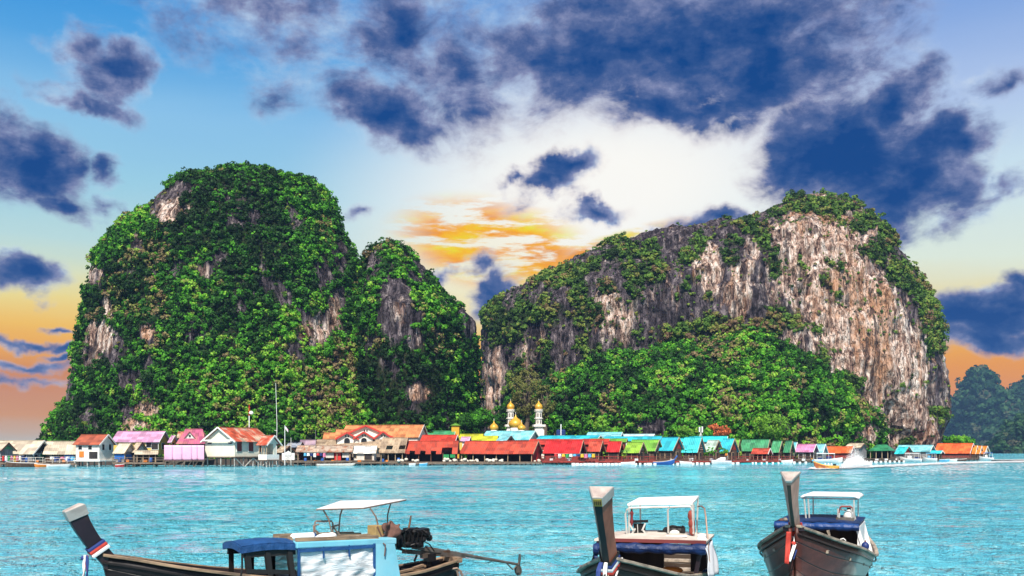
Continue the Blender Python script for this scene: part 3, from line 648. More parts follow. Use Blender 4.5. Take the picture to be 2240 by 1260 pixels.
def house(name, label, px0, px1, px2, ry, ey, fy, roof, wall, d=None, dd=0.0, W=6.0, trim=T_white, ov=0.45, wins=(), st=M_stilt, cat='house', group=None,
          gable=None, holes=(), rafters=False, open_front=False, jitter=0.04, brace=None, deck=True, lean=None, gwin=(), rows=3, floor_mat=None, hip=0.0):
    """gabled house: px0 far end of the front eave, px1 its near corner, px2 the far corner of the gable; rows: ridge, eave, floor"""
    d = (d or floor_plane(px1))+dd; s = F/d; sg = 1 if px2 >= px1 else -1
    az = math.atan(((px1-1120)/F)); gw = abs(px2-px1)/s
    a = math.asin(min(0.96, gw/W)); rz = -az-sg*a
    L = abs(px1-px0)/(s*max(math.cos(a), 0.25))
    C = at(px1, HZ, d); C.z = 0
    R = Matrix.Rotation(rz, 3, 'Z'); ctr = C-R @ Vector((sg*L/2, -W/2, 0))
    dm = d+0.5*W*math.cos(a)
    rzv, ez, fz = zz(ry, dm), zz(ey, d), zz(fy, d) if fy else 0.4
    t = thing(name, label, cat, ctr, rz, group)
    nx, ny = max(3, int(L/1.1)), 4
    sag = [random.uniform(-jitter, jitter) for _ in range((nx+2)*(ny+2)*2)]
    rb = MB()
    for side in (-1, 1):
        def fn(u, v, side=side):
            x = -L/2+L*u
            k = int(u*nx+0.5)+(nx+1)*int(v*ny+0.5)+(0 if side < 0 else (nx+1)*(ny+1))
            hx = hip*(1-v)*0 + 0
            return (x*(1-hip*v), side*W/2*(1-v), ez+(rzv-ez)*v+(sag[k % len(sag)] if 0 < v < 1 else sag[k % len(sag)]*0.4)-0.05*math.sin(u*PI))
        rb.grid(fn, nx, ny, holes if side < 0 else ())
    if hip:
        for sx in (-1,1): rb.add([(sx*L/2,-W/2,ez),(sx*L/2,W/2,ez),(sx*L/2*(1-hip),0,rzv)], [(0,1,2) if sx > 0 else (0,2,1)])
    rm = rb.mesh('roof'); attr(rm, 'sheet', [random.random()**1.0*0.93+0.06 if random.random() > 0.06 else 0.05 for _ in rm.polygons], 'FACE')
    ro = link('roof', rm, roof, t); md = ro.modifiers.new('solid', 'SOLIDIFY'); md.thickness = 0.09; md.offset = 0
    MB().beam((-L/2*(1-hip)*0.995,0,rzv+0.06),(L/2*(1-hip)*0.995,0,rzv+0.06),0.32,0.1).build('ridge_cap', roof, t)
    wl, ww = L/2-ov, W/2-ov; wez = ez+(rzv-ez)*(ov/(W/2))-0.10
    rr = rzv-0.10
    if not open_front:
        w = MB()
        poly = [(-ww,fz),(ww,fz),(ww,wez)]+([] if hip else [(0,rr)])+[(-ww,wez)]
        w.prism(poly, 'x', -wl, wl).build('wall', wall, t)
    else:
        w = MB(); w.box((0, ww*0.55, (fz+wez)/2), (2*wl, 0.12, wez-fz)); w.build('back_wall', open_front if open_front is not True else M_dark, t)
        n = max(3, int(L/2.6))
        for i in range(n+1):
            x = -wl+2*wl*i/n
            MB().tube([(x+random.uniform(-.06,.06),-ww,fz-0.1),(x,-ww,wez+0.05)], 0.09, 6).build('post', trim if trim is T_brown else T_tan, t)
        for sx in (-1,1): MB().box((sx*wl, ww*0.3, (fz+wez)/2), (0.1, ww*0.5, wez-fz)).build('side_wall', wall, t)
    if not hip:
        for sx in ((sg,) if True else (-1,1)):
            xg = sx*(L/2+0.03)
            for sy in (-1,1):
                MB().beam((xg, sy*(W/2+0.05), ez-0.10),(xg, 0, rzv+0.0),0.07,0.26).build('bargeboard', trim, t)
            if gable:
                xw = sx*(wl+0.04)
                MB().prism([(-ww+0.15,wez+0.05),(ww-0.15,wez+0.05),(0,rr-0.2)], 'x', min(xw,xw-sx*0.06), max(xw,xw-sx*0.06)).build('gable_panel', gable, t)
    # openings: ('f'ront or 'g'able, position 0..1, height 0..1, width m, height m, kind)
    for q in list(wins)+list(gwin):
        face, u, v, w_, h_ = q[:5]; kind = q[5] if len(q) > 5 else 'window'; pm = q[6] if len(q) > 6 else M_glass
        z = fz+(wez-fz)*v
        if face == 'f':
            x = -wl+2*wl*u; y = -ww
            fr = MB().box((x,y-0.03,z),(w_+0.18,0.10,h_+0.18)).build(kind+'_frame' if kind != 'door' else 'door', trim if kind != 'shutter' else pm, t)
            MB().box((x,y-0.09,z),(w_,0.05,h_)).build('pane' if kind != 'door' else 'door_leaf', pm, fr)
        else:
            y = (-ww+2*ww*u); x = sg*wl
            fr = MB().box((x+sg*0.03,y,z),(0.10,w_+0.18,h_+0.18)).build(kind+'_frame' if kind != 'door' else 'door', trim, t)
            MB().box((x+sg*0.09,y,z),(0.05,w_,h_)).build('pane' if kind != 'door' else 'door_leaf', pm, fr)
    if fy and st:
        if deck: MB().box((0,0,fz-0.1),(L-2*ov+0.7,W-2*ov+0.7,0.22)).build('floor_deck', floor_mat or M_plank, t)
        stilts(t, L-2*ov+0.4, W-2*ov+0.4, fz-0.15, st, rows, brace=brace)
    return t, dict(L=L, W=W, ez=ez, rz=rzv, fz=fz, ww=ww, wl=wl, sg=sg, wez=wez, d=d, s=s, a=a)

V = 'houses of the stilt village'
# ---- left end
house('stilt_hut', 'small hut at the far left with a green gable and cream roof', -40, 2, 33, 969, 986, 1008, R_cream, W_grey, dd=1, W=4.0, trim=T_brown, gable=W_green, group=V, cat='hut')
t, g = house('stilt_house', 'cream roofed hut with white bargeboards and a mottled green door panel', -30, 72, 117, 964, 994, 1009, R_cream, W_grey, dd=4, W=6.5, gable=M_dark, group=V,
      wins=[('f',.80,.5,1.5,1.0),('f',.55,.5,1.2,1.0)], gwin=[('g',.55,.40,1.9,1.5,'door',W_green),('g',.15,.45,0.9,1.2),('g',.62,.95,1.9,.5)])
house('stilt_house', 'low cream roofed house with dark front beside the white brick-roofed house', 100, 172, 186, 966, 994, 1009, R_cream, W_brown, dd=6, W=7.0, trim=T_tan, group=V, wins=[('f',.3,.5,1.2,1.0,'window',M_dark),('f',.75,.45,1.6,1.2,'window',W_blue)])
t, g = house('stilt_house', 'white two storey house with brick red roof and a small orange shutter', 162, 218, 254, 951, 973, 1007, R_brick, W_white, dd=1, W=5.0, group=V, st=M_stiltp, floor_mat=T_white,
      wins=[('f',.20,.76,.8,.7),('f',.62,.76,.8,.7),('f',.25,.36,.85,.95,'shutter',P_orange),('f',.76,.30,1.9,1.35,'veranda',M_dark)], gwin=[('g',.25,.78,.6,1.1),('g',.72,.78,.6,1.1)])
house('stilt_house', 'yellow walled house under a long lilac pink roof', 248, 348, 374, 944, 967, 993, R_lilac, W_yel, dd=15, W=8.0, st=None, group=V,
      wins=[('f',.80,.72,1.0,1.0),('f',.94,.6,1.3,1.2,'veranda',M_dark)], gwin=[('g',.5,.62,2.0,1.2,'veranda',M_dark)])
house('stilt_house', 'narrow yellow annex with a white edged lilac gable', 366, 374, 391, 953, 968, 993, R_lilac, W_yel, dd=14, W=4.0, st=None, group=V, gwin=[('g',.5,.72,.7,.8)])
house('stilt_hut', 'small cream roofed hut with a blue tarpaulin front', 247, 272, 300, 970, 992, 1011, R_cream, W_grey, dd=1, W=4.2, trim=T_tan, gable=W_pale, group=V, cat='hut', wins=[('f',.5,.55,2.2,.9,'awning',W_blue)], gwin=[('g',.45,.5,1.8,1.0,'awning',W_blue)])
house('stilt_hut', 'dark little hut with pale gable and cream lean-to roof', 284, 296, 325, 968, 990, 1010, R_tan2, W_board, dd=3, W=4.6, trim=T_brown, gable=W_pale, group=V, cat='hut', gwin=[('g',.6,.35,1.2,1.2,'window',M_dark)])
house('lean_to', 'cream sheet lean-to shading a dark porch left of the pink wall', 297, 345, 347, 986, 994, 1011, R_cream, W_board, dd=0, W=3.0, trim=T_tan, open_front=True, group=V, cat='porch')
house('stilt_house', 'mauve tiled house with a small white dormer', 388, 450, 462, 939, 971, 993, R_mauve, W_brown, dd=13, W=9.0, st=None, group=V, hip=0.42)
def dormer():
    d = floor_plane(415)+9.5; c = at(415, 959, d)
    t = thing('roof_dormer', 'white triangular dormer with red trim on the mauve tiled roof', 'dormer', c, -math.atan((415-1120)/F))
    MB().prism([(-0.95,0),(0.95,0),(0,1.15)], 'y', 0, 1.6).build('gable_panel', W_white, t)
    for sx in (-1,1): MB().beam((sx*1.1,-0.1,-0.08),(0,-0.1,1.28),0.12,0.14).build('bargeboard', T_brown, t)
    MB().box((0,-0.05,0.5),(0.35,0.08,0.4)).build('window', M_glass, t)
dormer()
house('stilt_house', 'rusty orange roof peeking out left of the mauve roof', 388, 408, 412, 945, 958, 975, R_redrust, W_brown, dd=16, W=5, st=None, group=V)
def pink_wall():
    d = dw(400)+1.5; s = F/d; c = at(403, HZ, d); c.z = 0; W = 83/s; z0, z1 = zz(1007,d), zz(974,d)
    t = thing('pink_shed', 'shed wrapped in pink sheeting standing on braced stilts', 'shed', c, -math.atan((403-1120)/F))
    folds = [(0.225,.07),(0.46,.09),(0.70,.035),(0.845,.05)]
    def fn(u, v):
        y = -0.02
        for f, w in folds: y += 0.30*math.exp(-((u-f)/0.022)**2)*(0.5+0.5*(1-v))
        return (-W/2+W*u, y-0.06*math.sin(v*PI), z0+(z1-z0)*v)
    MB().grid(fn, 90, 8).build('sheeting', pmat('sheeting_pink', (0.78,0.44,0.62), 0.55, 0.10, 0.6), t, smooth=True, solid=0.03)
    MB().box((0,2.4,(z0+z1)/2),(W-0.2,4.2,z1-z0-0.1)).build('frame', W_board, t)
    MB().box((0,2.2,z0-0.12),(W+0.3,4.8,0.2)).build('floor_deck', M_plank, t)
    stilts(t, W, 4.2, z0-0.2, M_stilt, 2, 1.5, 0.10)
    for i in range(6):
        x = -W/2+0.5+i*(W-0.6)/5.5
        MB().beam((x,0.0,-0.2),(x+0.75,-0.05,z0-0.2),0.13).build('brace', M_stilt, t)
pink_wall()
# ---- big cream house
t, g = house('stilt_house', 'large cream house with a peeling red roof on braced stilts', 600, 514, 440, 935, 966, 999, R_redrust, W_cream, d=188.6, W=8.6, group=V, st=M_stiltp, brace=M_stiltp,
      wins=[('f',.12,.60,1.3,1.8),('f',.45,.60,1.3,1.8),('f',.72,.5,1.0,1.5)], gwin=[('g',.10,.82,.5,.3),('g',.17,.82,.5,.3),('g',.80,.82,.5,.3),('g',.87,.82,.5,.3)], ov=0.6, rows=3)
MB().beam((-g['L']/2-0.02,-g['ww'],g['ez']+0.25),(-g['L']/2-0.02,g['ww'],g['ez']+0.25),0.22,0.3).build('eave_beam', T_white, t)
t, g = house('stilt_house', 'cream porch wing with rusty roof and white balustrade', 560, 584, 617, 953, 974, 1006, R_redrust, W_cream, d=186.5, W=4.4, group=V, cat='porch', open_front=W_cream, trim=T_white, st=M_stiltp)
MB().box((0,-g['ww']-0.02,g['fz']+0.5),(g['L']-0.6,0.12,1.0)).build('balustrade', T_white, t)
MB().box((g['wl']+0.02,0,g['fz']+0.5),(0.12,2*g['ww'],1.0)).build('balustrade', T_white, t)
MB().prism([(-g['ww'],g['wez']),(g['ww'],g['wez']),(0,g['rz']-0.2)],'x',g['wl']-0.1,g['wl']).build('gable_panel', W_cream, t)
# ---- poles, mast, flag, sign
def mast():
    d = 200; b = at(545, 944, d); top = zz(884, d); h = top-b.z
    t = thing('radio_mast', 'red and white radio mast with a white dish above the peeling red roof', 'mast', (b.x, b.y, 2.0)); z0 = b.z-2.0
    MB().tube([(0,0,0),(0,0,z0+h*0.15)], 0.10, 8).build('lower_section', P_red, t)
    MB().tube([(0,0,z0+h*0.15),(0,0,z0+h*0.58)], 0.10, 8).build('middle_section', P_white, t)
    u = MB().tube([(0,0,z0+h*0.58),(0,0,z0+h)], 0.07, 8)
    for k in range(4): u.box((0,0,z0+h*(0.6+0.09*k)),(0.5,0.12,0.08))
    u.build('upper_section', P_red, t)
    a = MB().lathe([(0.05,-0.25),(0.42,-0.1),(0.45,0.12),(0.30,0.42),(0.05,0.5)], (0,0,0), 14).build('dish', P_white, t, (0.42,-0.1,z0+h*0.66)); a.rotation_euler = (0, rad(8), 0)
mast()
def pole(px, y0, y1, d, r, name, label, mat, bend=0.0):
    a = at(px, y1, d); b = at(px, y0, d); h = a.z-0.3
    t = thing(name, label, 'pole', (a.x, a.y, 0.3))
    MB().tube([(bend*0.6,0,0),(bend,0,h*0.5),(0,0,h)], [r,r,r*0.7], 7).build('shaft', mat, t)
    return t, h
t, h = pole(603, 0, 838, 196, 0.055, 'antenna_pole', 'very tall thin white antenna pole behind the cream porch', P_white, 0.25)
MB().box((0,0,h*0.42),(0.5,0.06,0.06)).build('crossarm', P_white, t)
t, h = pole(623, 0, 930, 188, 0.075, 'flag_pole', 'short white pole flying a small red and white flag', P_white)
MB().grid(lambda u,v: (0.02+0.62*u, 0.08*math.sin(u*6), h-0.15-0.55*(1-v)-0.65*u), 10, 4).build('flag', pmat('flag_cloth', (0.75,0.70,0.74), 0.7, 0.1, 1, stain=(0.55,0.03,0.10), stain_amt=1.0, sscale=1.6), t, solid=0.02)
pole(636.5, 0, 957, 187.5, 0.07, 'flag_pole', 'bare pale pole behind the white sign board', W_pale)
pole(690, 0, 940, 205, 0.05, 'antenna_pole', 'thin grey pole left of the orange tiled school', W_grey)
def sign():
    d = dw(630)+0.3; c = at(630.5, HZ, d); c.z = 0; s = F/d; z0, z1, z2 = zz(1006,d), zz(991,d), zz(986,d); w = 27/s
    t = thing('sign_board', 'white gable topped sign board on posts at the water edge', 'sign', c, -math.atan((630-1120)/F))
    MB().prism([(-w/2,z0),(w/2,z0),(w/2,z1),(w*0.28,z1),(0,z2),(-w*0.28,z1),(-w/2,z1)], 'y', 0, 0.14).build('panel', P_white, t)
    for k, (wd, zc) in enumerate(((.66,.86),(.56,.66),(.5,.52),(.25,.32),(.46,.16))):
        n = int(wd*16); m = MB()
        for i in range(n): m.box((-w*wd/2+w*wd*(i+.5)/n, -0.015, z0+(z1-z0)*zc),(w*wd/n*random.uniform(.4,.8),0.02,0.085))
        m.build('lettering', P_black if k < 4 else W_grey, t)
    for sx in (-1,-.35,.35,1): MB().tube([(sx*w*0.42,0.1,-1),(sx*w*0.42,0.1,z0+0.1)], 0.08, 6).build('post', M_stiltp, t)
sign()
# ---- behind the sign
house('stilt_house', 'house with a pale blue grey roof behind the sign board', 625, 655, 668, 968, 978, 996, R_grey, W_brown, dd=14, W=5, st=None, trim=T_brown, group=V)
house('stilt_house', 'house with a dusty purple roof and small red gable', 655, 690, 694, 963, 979, 996, corr('sheet_roof_purple',(0.34,0.24,0.32),(0.40,0.30,0.30),0.6), W_red, dd=16, W=5, st=None, trim=T_brown, group=V)
house('stilt_hut', 'tan roofed hut with a dark gable just behind the sign', 600, 618, 648, 976, 990, 1006, R_tan2, W_brown, dd=4, W=5, trim=T_brown, gable=M_dark, group=V, cat='hut')
# ---- orange tiled school
t, g = house('school_building', 'long building with pale orange tiled roof and white right gable', 740, 916, 940, 930, 957, 985, R_orange, W_white, dd=22, W=9, st=None, group=V, cat='building', gwin=[('g',.5,1.08,.5,.5)])
def cross_gable(px0, pxa, px1, ya, ye, yb, label, dd, dep=4.0, arch=True, big=False):
    d = dw(pxa)+dd; s = F/d; w = (px1-px0)/s; zA, zE, zB = zz(ya,d), zz(ye,d), zz(yb,d); c = at((px0+px1)/2, HZ, d); c.z = zB-3
    t = thing('gable_wing', label, 'gable', c, -math.atan((pxa-1120)/F)); o = -c.z
    MB().prism([(-w/2+.35,zB-3+o),(w/2-.35,zB-3+o),(w/2-.35,zE+o+.1),(0,zA+o-.15),(-w/2+.35,zE+o+.1)], 'y', 0, dep).build('wall', W_white, t)
    for sx in (-1,1):
        MB().grid(lambda u,v,sx=sx: (sx*w/2*(1-v), -0.5+(dep+.5)*u, zE+o+(zA-zE)*v), 4, 3).build('roof', R_orange, t, solid=0.12)
        MB().beam((sx*(w/2+.05),-0.55,zE+o-.12),(0,-0.55,zA+o-0.02),0.10,0.34).build('bargeboard', T_red, t)
    if arch:
        m = MB(); r = 0.62; z = zB+o+0.1
        m.prism([(-r,z-1.2),(r,z-1.2)]+[(r*math.cos(k*PI/10), z+r*math.sin(k*PI/10)) for k in range(11)], 'y', -0.05, 0.05); m.build('arched_window', M_glass, t)
    for sx in (-1,1): MB().box((sx*.26,-.04,zE+o+(zA-zE)*(.42 if not big else .58)),(.28,.08,.42)).build('vent', M_glass, t)
    return t
cross_gable(738, 800, 862, 931, 957, 970, 'largest white gable of the orange tiled school', 20.5, 3.5, False, True)
cross_gable(734, 759, 784, 946, 960, 965, 'left white gable with arched window on the orange tiled school', 17, 5)
cross_gable(773, 796, 819, 945, 959, 965, 'middle white gable with arched window below the largest gable', 16, 4)
cross_gable(816, 838, 860, 944, 960, 967, 'right white gable without window on the orange tiled school', 16.5, 5, False)
house('school_building', 'lower orange tiled wing stepping down to the left of the school', 706, 745, 750, 947, 962, 985, R_orange, W_white, dd=23, W=7, st=None, group=V, cat='building', trim=T_red)
house('school_building', 'middle orange tiled wing between the low wing and the largest gable', 732, 800, 806, 940, 962, 985, R_orange, W_white, dd=22, W=7, st=None, group=V, cat='building', trim=T_red)
# ---- weathered tan roofs
house('shop_house', 'long weathered tan sheet roof below the orange school', 683, 835, 852, 962, 980, 1000, R_tan, W_board, dd=9, W=9, trim=T_tan, st=None, group=V, cat='shop')
t, g = house('shop_house', 'shop row with rust streaked roof and clothes hanging in front', 648, 770, 776, 975, 989, 1007, R_rust, W_red, dd=2, W=5, trim=T_tan, group=V, cat='shop', open_front=W_brown)
MB().box((g['L']*0.24,-g['ww']+0.25,(g['fz']+g['wez'])/2),(1.3,0.1,g['wez']-g['fz'])).build('door', P_red, t)
MB().box((g['L']*0.10,-g['ww']+0.2,g['fz']+1.0),(1.6,0.12,1.0)).build('window', W_pale, t)
MB().box((g['L']*0.38,-g['ww']+0.2,g['fz']+1.0),(1.4,0.12,0.9)).build('window', W_pale, t)
t, g = house('shop_house', 'pale board shop under a clean white sloping awning', 768, 822, 829, 976, 992, 1007, R_white, W_pale, dd=1, W=4, group=V, cat='shop', trim=T_tan, wins=[('f',.72,.45,1.5,1.2,'window',M_dark),('f',.08,.6,.5,.9)])
house('shop_house', 'tan sheet roof with two rectangular holes beside the red pavilion', 828, 884, 900, 958, 991, 1008, R_tan, W_board, dd=1.5, W=8, group=V, cat='shop', trim=T_tan, open_front=True, holes=((1,1),(3,1)))
# ---- red roofs and the open pavilion
house('stilt_house', 'red roofed house behind the left part of the pavilion', 918, 996, 1006, 952, 966, 985, R_red, W_yel, dd=14, W=6, st=None, group=V)
house('stilt_house', 'little lilac roof between red and yellow roofs', 1006, 1026, 1032, 956, 965, 985, R_lilac, W_white, dd=15, W=4, st=None, group=V)
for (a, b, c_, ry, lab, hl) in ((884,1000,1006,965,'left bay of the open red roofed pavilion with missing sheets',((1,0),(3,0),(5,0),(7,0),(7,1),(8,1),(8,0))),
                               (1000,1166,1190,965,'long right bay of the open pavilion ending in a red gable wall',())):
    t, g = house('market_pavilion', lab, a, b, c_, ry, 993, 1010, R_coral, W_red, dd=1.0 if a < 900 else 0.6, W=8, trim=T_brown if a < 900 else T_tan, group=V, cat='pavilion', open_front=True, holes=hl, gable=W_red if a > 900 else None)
MB().box((g['wl'],0,(g['fz']+g['wez'])/2),(0.12,2*g['ww'],g['wez']-g['fz'])).build('end_wall', W_red, t)
MB().box((g['wl']+0.1,0.3,g['fz']+1.0),(0.08,1.2,1.9)).build('door', P_red, t)
house('stilt_house', 'yellow green roof beside the yellow tower', 1000, 1052, 1064, 950, 963, 985, R_yel, W_yel, dd=24, W=6, st=None, group=V, trim=T_brown)
house('stilt_house', 'second yellow green roof in front of the pale cyan hall', 1042, 1088, 1092, 954, 964, 985, R_yel, W_yel, dd=19, W=6, st=None, group=V, trim=T_brown)
house('stilt_house', 'small pale blue roof with dark red gable above the pavilion', 1084, 1108, 1128, 954, 965, 985, R_pcyan, W_red, dd=17, W=6, st=None, group=V, trim=T_brown)
house('stilt_house', 'plain green roof left of the yellow tower', 934, 994, 998, 943, 953, 985, R_green, W_white, dd=30, W=7, st=None, group=V)
def tower():
    d = 242; c = at(997, HZ, d); c.z = 0.5; s = F/d; z0, z1, z2 = zz(952,d)-c.z, zz(931,d)-c.z, zz(926,d)-c.z
    t = thing('water_tower', 'square yellow tower with a small green roof left of the mosque', 'tower', c, -math.atan((997-1120)/F)-0.12)
    MB().box((0,0,z1/2),(1.85,1.85,z1)).build('wall', pmat('plaster_ochre',(0.62,0.33,0.03),0.8,0.12), t)
    MB().prism([(-1.3,z1),(1.3,z1),(0,z2)], 'y', -1.3, 1.3).build('roof', R_lime2, t)
tower()
# ---- the mosque
def onion(r, h):
    pr = [(0.62,0),(0.78,0.05),(0.95,0.16),(1.0,0.28),(0.95,0.40),(0.80,0.52),(0.58,0.62),(0.36,0.70),(0.20,0.78),(0.10,0.87),(0.035,0.97),(0.01,1.0)]
    return [(a*r, b*h) for a, b in pr]
def dome(name, label, px, yb, yt, rpx, d, drum=0.5):
    c = at(px, yb, d); s = F/d; h = c.z-zz(yt,d); h = zz(yt,d)-c.z
    t = thing(name, label, 'dome', (c.x, c.y, c.z-drum)); r = rpx/s
    MB().lathe([(r*0.80,0),(r*0.80,drum*0.85),(r*0.72,drum)], (0,0,0), 20).build('drum', M_ivory, t)
    MB().lathe(onion(r,h*0.90), (0,0,drum), 24).build('shell', M_gold, t, smooth=True)
    MB().lathe([(r*0.66,0),(r*0.80,0.10*r),(r*0.66,0.2*r)], (0,0,drum), 20).build('rim', pmat('gold_dark',(0.50,0.20,0.03),0.4,0.2), t)
    MB().lathe([(0.02,0),(0.09,0.12),(0.02,0.25),(0.07,0.38),(0.015,0.6)], (0,0,drum+h*0.88), 8).build('finial', M_ivory, t)
def minaret(label, px, d, dome_t, dome_b, drum_b, base_b):
    s = F/d; c = at(px, HZ, d); c.z = 0.8; Z = lambda y: zz(y,d)-c.z
    t = thing('minaret', label, 'minaret', c, 0.12)
    MB().box((0,0,(Z(940)+0)/2),(2.35,2.35,Z(940))).build('base', M_ivory, t)
    MB().box((0,0,(Z(940)+Z(934))/2),(2.0,2.0,Z(934)-Z(940))).build('plinth', M_ivory, t)
    MB().box((0,0,(Z(933.5)+Z(929))/2),(2.95,2.95,Z(929)-Z(933.5))).build('balcony', M_ivory, t)
    for y0, y1 in ((929,916),(915,900)):
        st = MB().lathe([(0.86,Z(y0)),(0.86,Z(y1))], (0,0,0), 8).build('storey', M_ivory, t)
        for k in range(8):
            an = 2*PI*(k+.5)/8; w = 0.30; zc = Z(y0)+(Z(y1)-Z(y0))*0.45; hh = (Z(y1)-Z(y0))*0.30
            m = MB().prism([(-w/2,zc-hh),(w/2,zc-hh),(w/2,zc+hh*.6),(0,zc+hh*1.2),(-w/2,zc+hh*.6)], 'y', -0.03, 0.03)
            q = m.build('arched_opening', pmat('opening_shade',(0.10,0.09,0.085),0.9), st); q.rotation_euler = (0,0,an+PI/2); q.location = (0.815*math.cos(an),0.815*math.sin(an),0)
        MB().lathe([(1.12,Z(y1)),(1.12,Z(y1)+0.16),(0.9,Z(y1)+0.22)], (0,0,0), 8).build('cornice', M_ivory, t)
    MB().lathe([(0.80,Z(899)),(0.80,Z(897)),(1.05,Z(897)),(1.05,Z(895.5)),(0.7,Z(895.5))], (0,0,0), 16).build('gallery', M_ivory, t)
    MB().lathe(onion(0.98,(Z(876)-Z(896))), (0,0,Z(896)), 20).build('dome', M_gold, t, smooth=True)
    MB().lathe([(0.02,0),(0.08,0.1),(0.02,0.22),(0.06,0.32),(0.012,0.55)], (0,0,Z(877)), 8).build('finial', M_ivory, t)
minaret('left ivory minaret with gold onion dome behind the main dome', 1117, 249, 0,0,0,0)
minaret('right ivory minaret with gold onion dome standing free of the domes', 1178.5, 246, 0,0,0,0)
dome('mosque_dome', 'largest gold onion dome between the two minarets', 1128, 936, 903, 15.5, 243, 1.2)
dome('mosque_dome', 'small gold onion dome touching the right side of the largest dome', 1141, 941, 922, 9.3, 239, 0.8)
dome('mosque_dome', 'small gold onion dome standing alone left of the minarets', 1080.5, 941, 918, 9.5, 240, 0.8)
house('mosque_hall', 'pale cyan roofed hall with white gable under the gold domes', 1048, 1158, 1184, 943, 962, 985, R_pcyan, W_white, dd=21, W=10, st=None, cat='hall', group=V)
def tank():
    d = 240; c = at(1227, HZ, d); c.z = 0.5; Z = lambda y: zz(y,d)-c.z
    t = thing('water_tank', 'dark blue water tank with white fittings right of the minarets', 'tank', c)
    MB().box((0,0,Z(952)/2),(2.0,2.0,Z(952))).build('stand', W_grey, t)
    for sx in (-.6,.6): MB().lathe([(0.5,0),(0.55,0.3),(0.55,1.1),(0.3,1.35)], (sx,0,Z(952)), 12).build('barrel', P_navy, t)
    MB().tube([(0,-.3,Z(952)),(0,-.3,Z(928))],0.13,8).build('pipe', P_white, t)
tank()
# ---- cyan roofs behind
house('stilt_house', 'long cyan roof just right of the right minaret', 1166, 1304, 1324, 953, 964, 985, R_blue, W_white, dd=16, W=7, st=None, group=V)
house('stilt_house', 'pale cyan roof highest of the blue roofs', 1280, 1357, 1366, 946, 957, 985, R_pcyan, W_white, dd=26, W=7, st=None, group=V)
house('stilt_house', 'very pale cyan roof with a small white gable left of the rock foot', 1352, 1428, 1436, 950, 958, 985, corr('sheet_roof_ice',(0.52,0.70,0.74),(0.40,0.62,0.68),0.5), W_white, dd=25, W=6, st=None, group=V)
house('stilt_house', 'long low blue roof above the lime green lodges', 1318, 1446, 1452, 955, 964, 985, R_blue, W_white, dd=14, W=6, st=None, group=V, trim=T_brown)
house('stilt_house', 'cyan roof strip behind the cyan and mint lodges', 1480, 1590, 1594, 955, 966, 985, R_cyan, W_white, dd=14, W=6, st=None, group=V)
house('stilt_house', 'long red roof behind the bright red restaurants', 1150, 1330, 1338, 961, 972, 985, R_red, W_red, dd=9, W=6, st=None, trim=T_tan, group=V)
house('stilt_house', 'thin green and tan roof strip behind the red restaurant', 1290, 1370, 1374, 960, 967, 985, R_lime2, W_red, dd=10.5, W=4, st=None, trim=T_tan, group=V)
# ---- restaurants and lodges on the floating front
LG = 'steep roofed lodges on the floating front'
def lodge(lab, a, b, c, ry, ey, roof, gab=M_gable, W=5.5, dd=2.5, rail=W_brown, wall=W_brown, trim=T_tan, **k):
    t, g = house('lodge', lab, a, b, c, ry, ey, 1006.5, roof, wall, dd=dd, W=W, trim=trim, gable=gab, group=LG, cat='lodge', ov=0.5, jitter=0.02,
                 wins=[('f',.25,.45,1.0,1.3,'window',M_dark),('f',.72,.45,1.2,1.5,'door',M_dark)], gwin=[('g',.5,.4,1.0,1.6,'door',M_dark)], rows=2, **k)
    n = max(4, int(g['L']/0.5)); m = MB(); y = -g['W']/2-0.7
    m.beam((-g['L']/2,y,g['fz']+0.85),(g['L']/2,y,g['fz']+0.85),0.09); m.beam((-g['L']/2,y,g['fz']+0.12),(g['L']/2,y,g['fz']+0.12),0.09)
    for i in range(n+1): x = -g['L']/2+g['L']*i/n; m.beam((x,y,g['fz']-0.05),(x,y,g['fz']+0.9),0.06)
    m.build('balustrade', rail, t)
    MB().box((0,y+0.35,g['fz']-0.14),(g['L']+0.2,1.1,0.18)).build('porch_deck', M_rdeck if rail is W_red else M_plank, t)
    return t, g
lodge('widest bright red restaurant roof with wavy lower edge right of the pavilion', 1186, 1268, 1284, 964, 992, R_redb, M_dark, 6.5, 2, W_red, W_red)
lodge('bright red restaurant roof second from the pavilion', 1284, 1312, 1325, 965, 988, R_coral, M_dark, 5, 2.5, W_red, W_red)
lodge('bright red restaurant roof beside the lime green lodge', 1326, 1355, 1366, 966, 989, R_redb, M_dark, 5, 2.5, W_red, W_red)
lodge('front lime green lodge with a pale slatted gable', 1363, 1398, 1417, 968, 991, R_lime, M_gablel, 4.6, 1.8, W_red)
lodge('rear lime green lodge half hidden by the front lime one', 1372, 1433, 1452, 962, 987, R_lime2, M_gablel, 5.2, 5.5, W_red)
lodge('blue lodge with a red gable right of the lime lodges', 1436, 1472, 1499, 957, 986, R_blue, W_red, 6.0, 4)
lodge('bright cyan lodge with palms before its eave', 1488, 1526, 1545, 957, 990, R_cyan, M_gablel, 5.2, 2.5, T_brown)
lodge('pale mint lodge roof between two cyan lodges', 1538, 1562, 1583, 963, 988, R_mint, M_gable, 5.2, 3.0, T_brown)
lodge('blue lodge with red gable left of the green lodges', 1570, 1596, 1618, 960, 989, R_blue, W_red, 5.2, 2.5)
lodge('sliver of light green roof behind the blue and green lodges', 1604, 1614, 1622, 962, 985, R_lime2, M_gable, 4.5, 7)
lodge('widest dark green lodge with a red porch in front', 1618, 1678, 1690, 962, 987, R_green, M_gablel, 5.5, 3.5, W_red)
lodge('dark green lodge second from the pink roof', 1685, 1704, 1717, 965, 990, R_green, M_gable, 5.0, 3, W_red)
lodge('narrow dark green lodge next to the pink roof', 1713, 1728, 1740, 965, 990, R_dgreen, M_gable, 5.0, 2.5, T_brown)
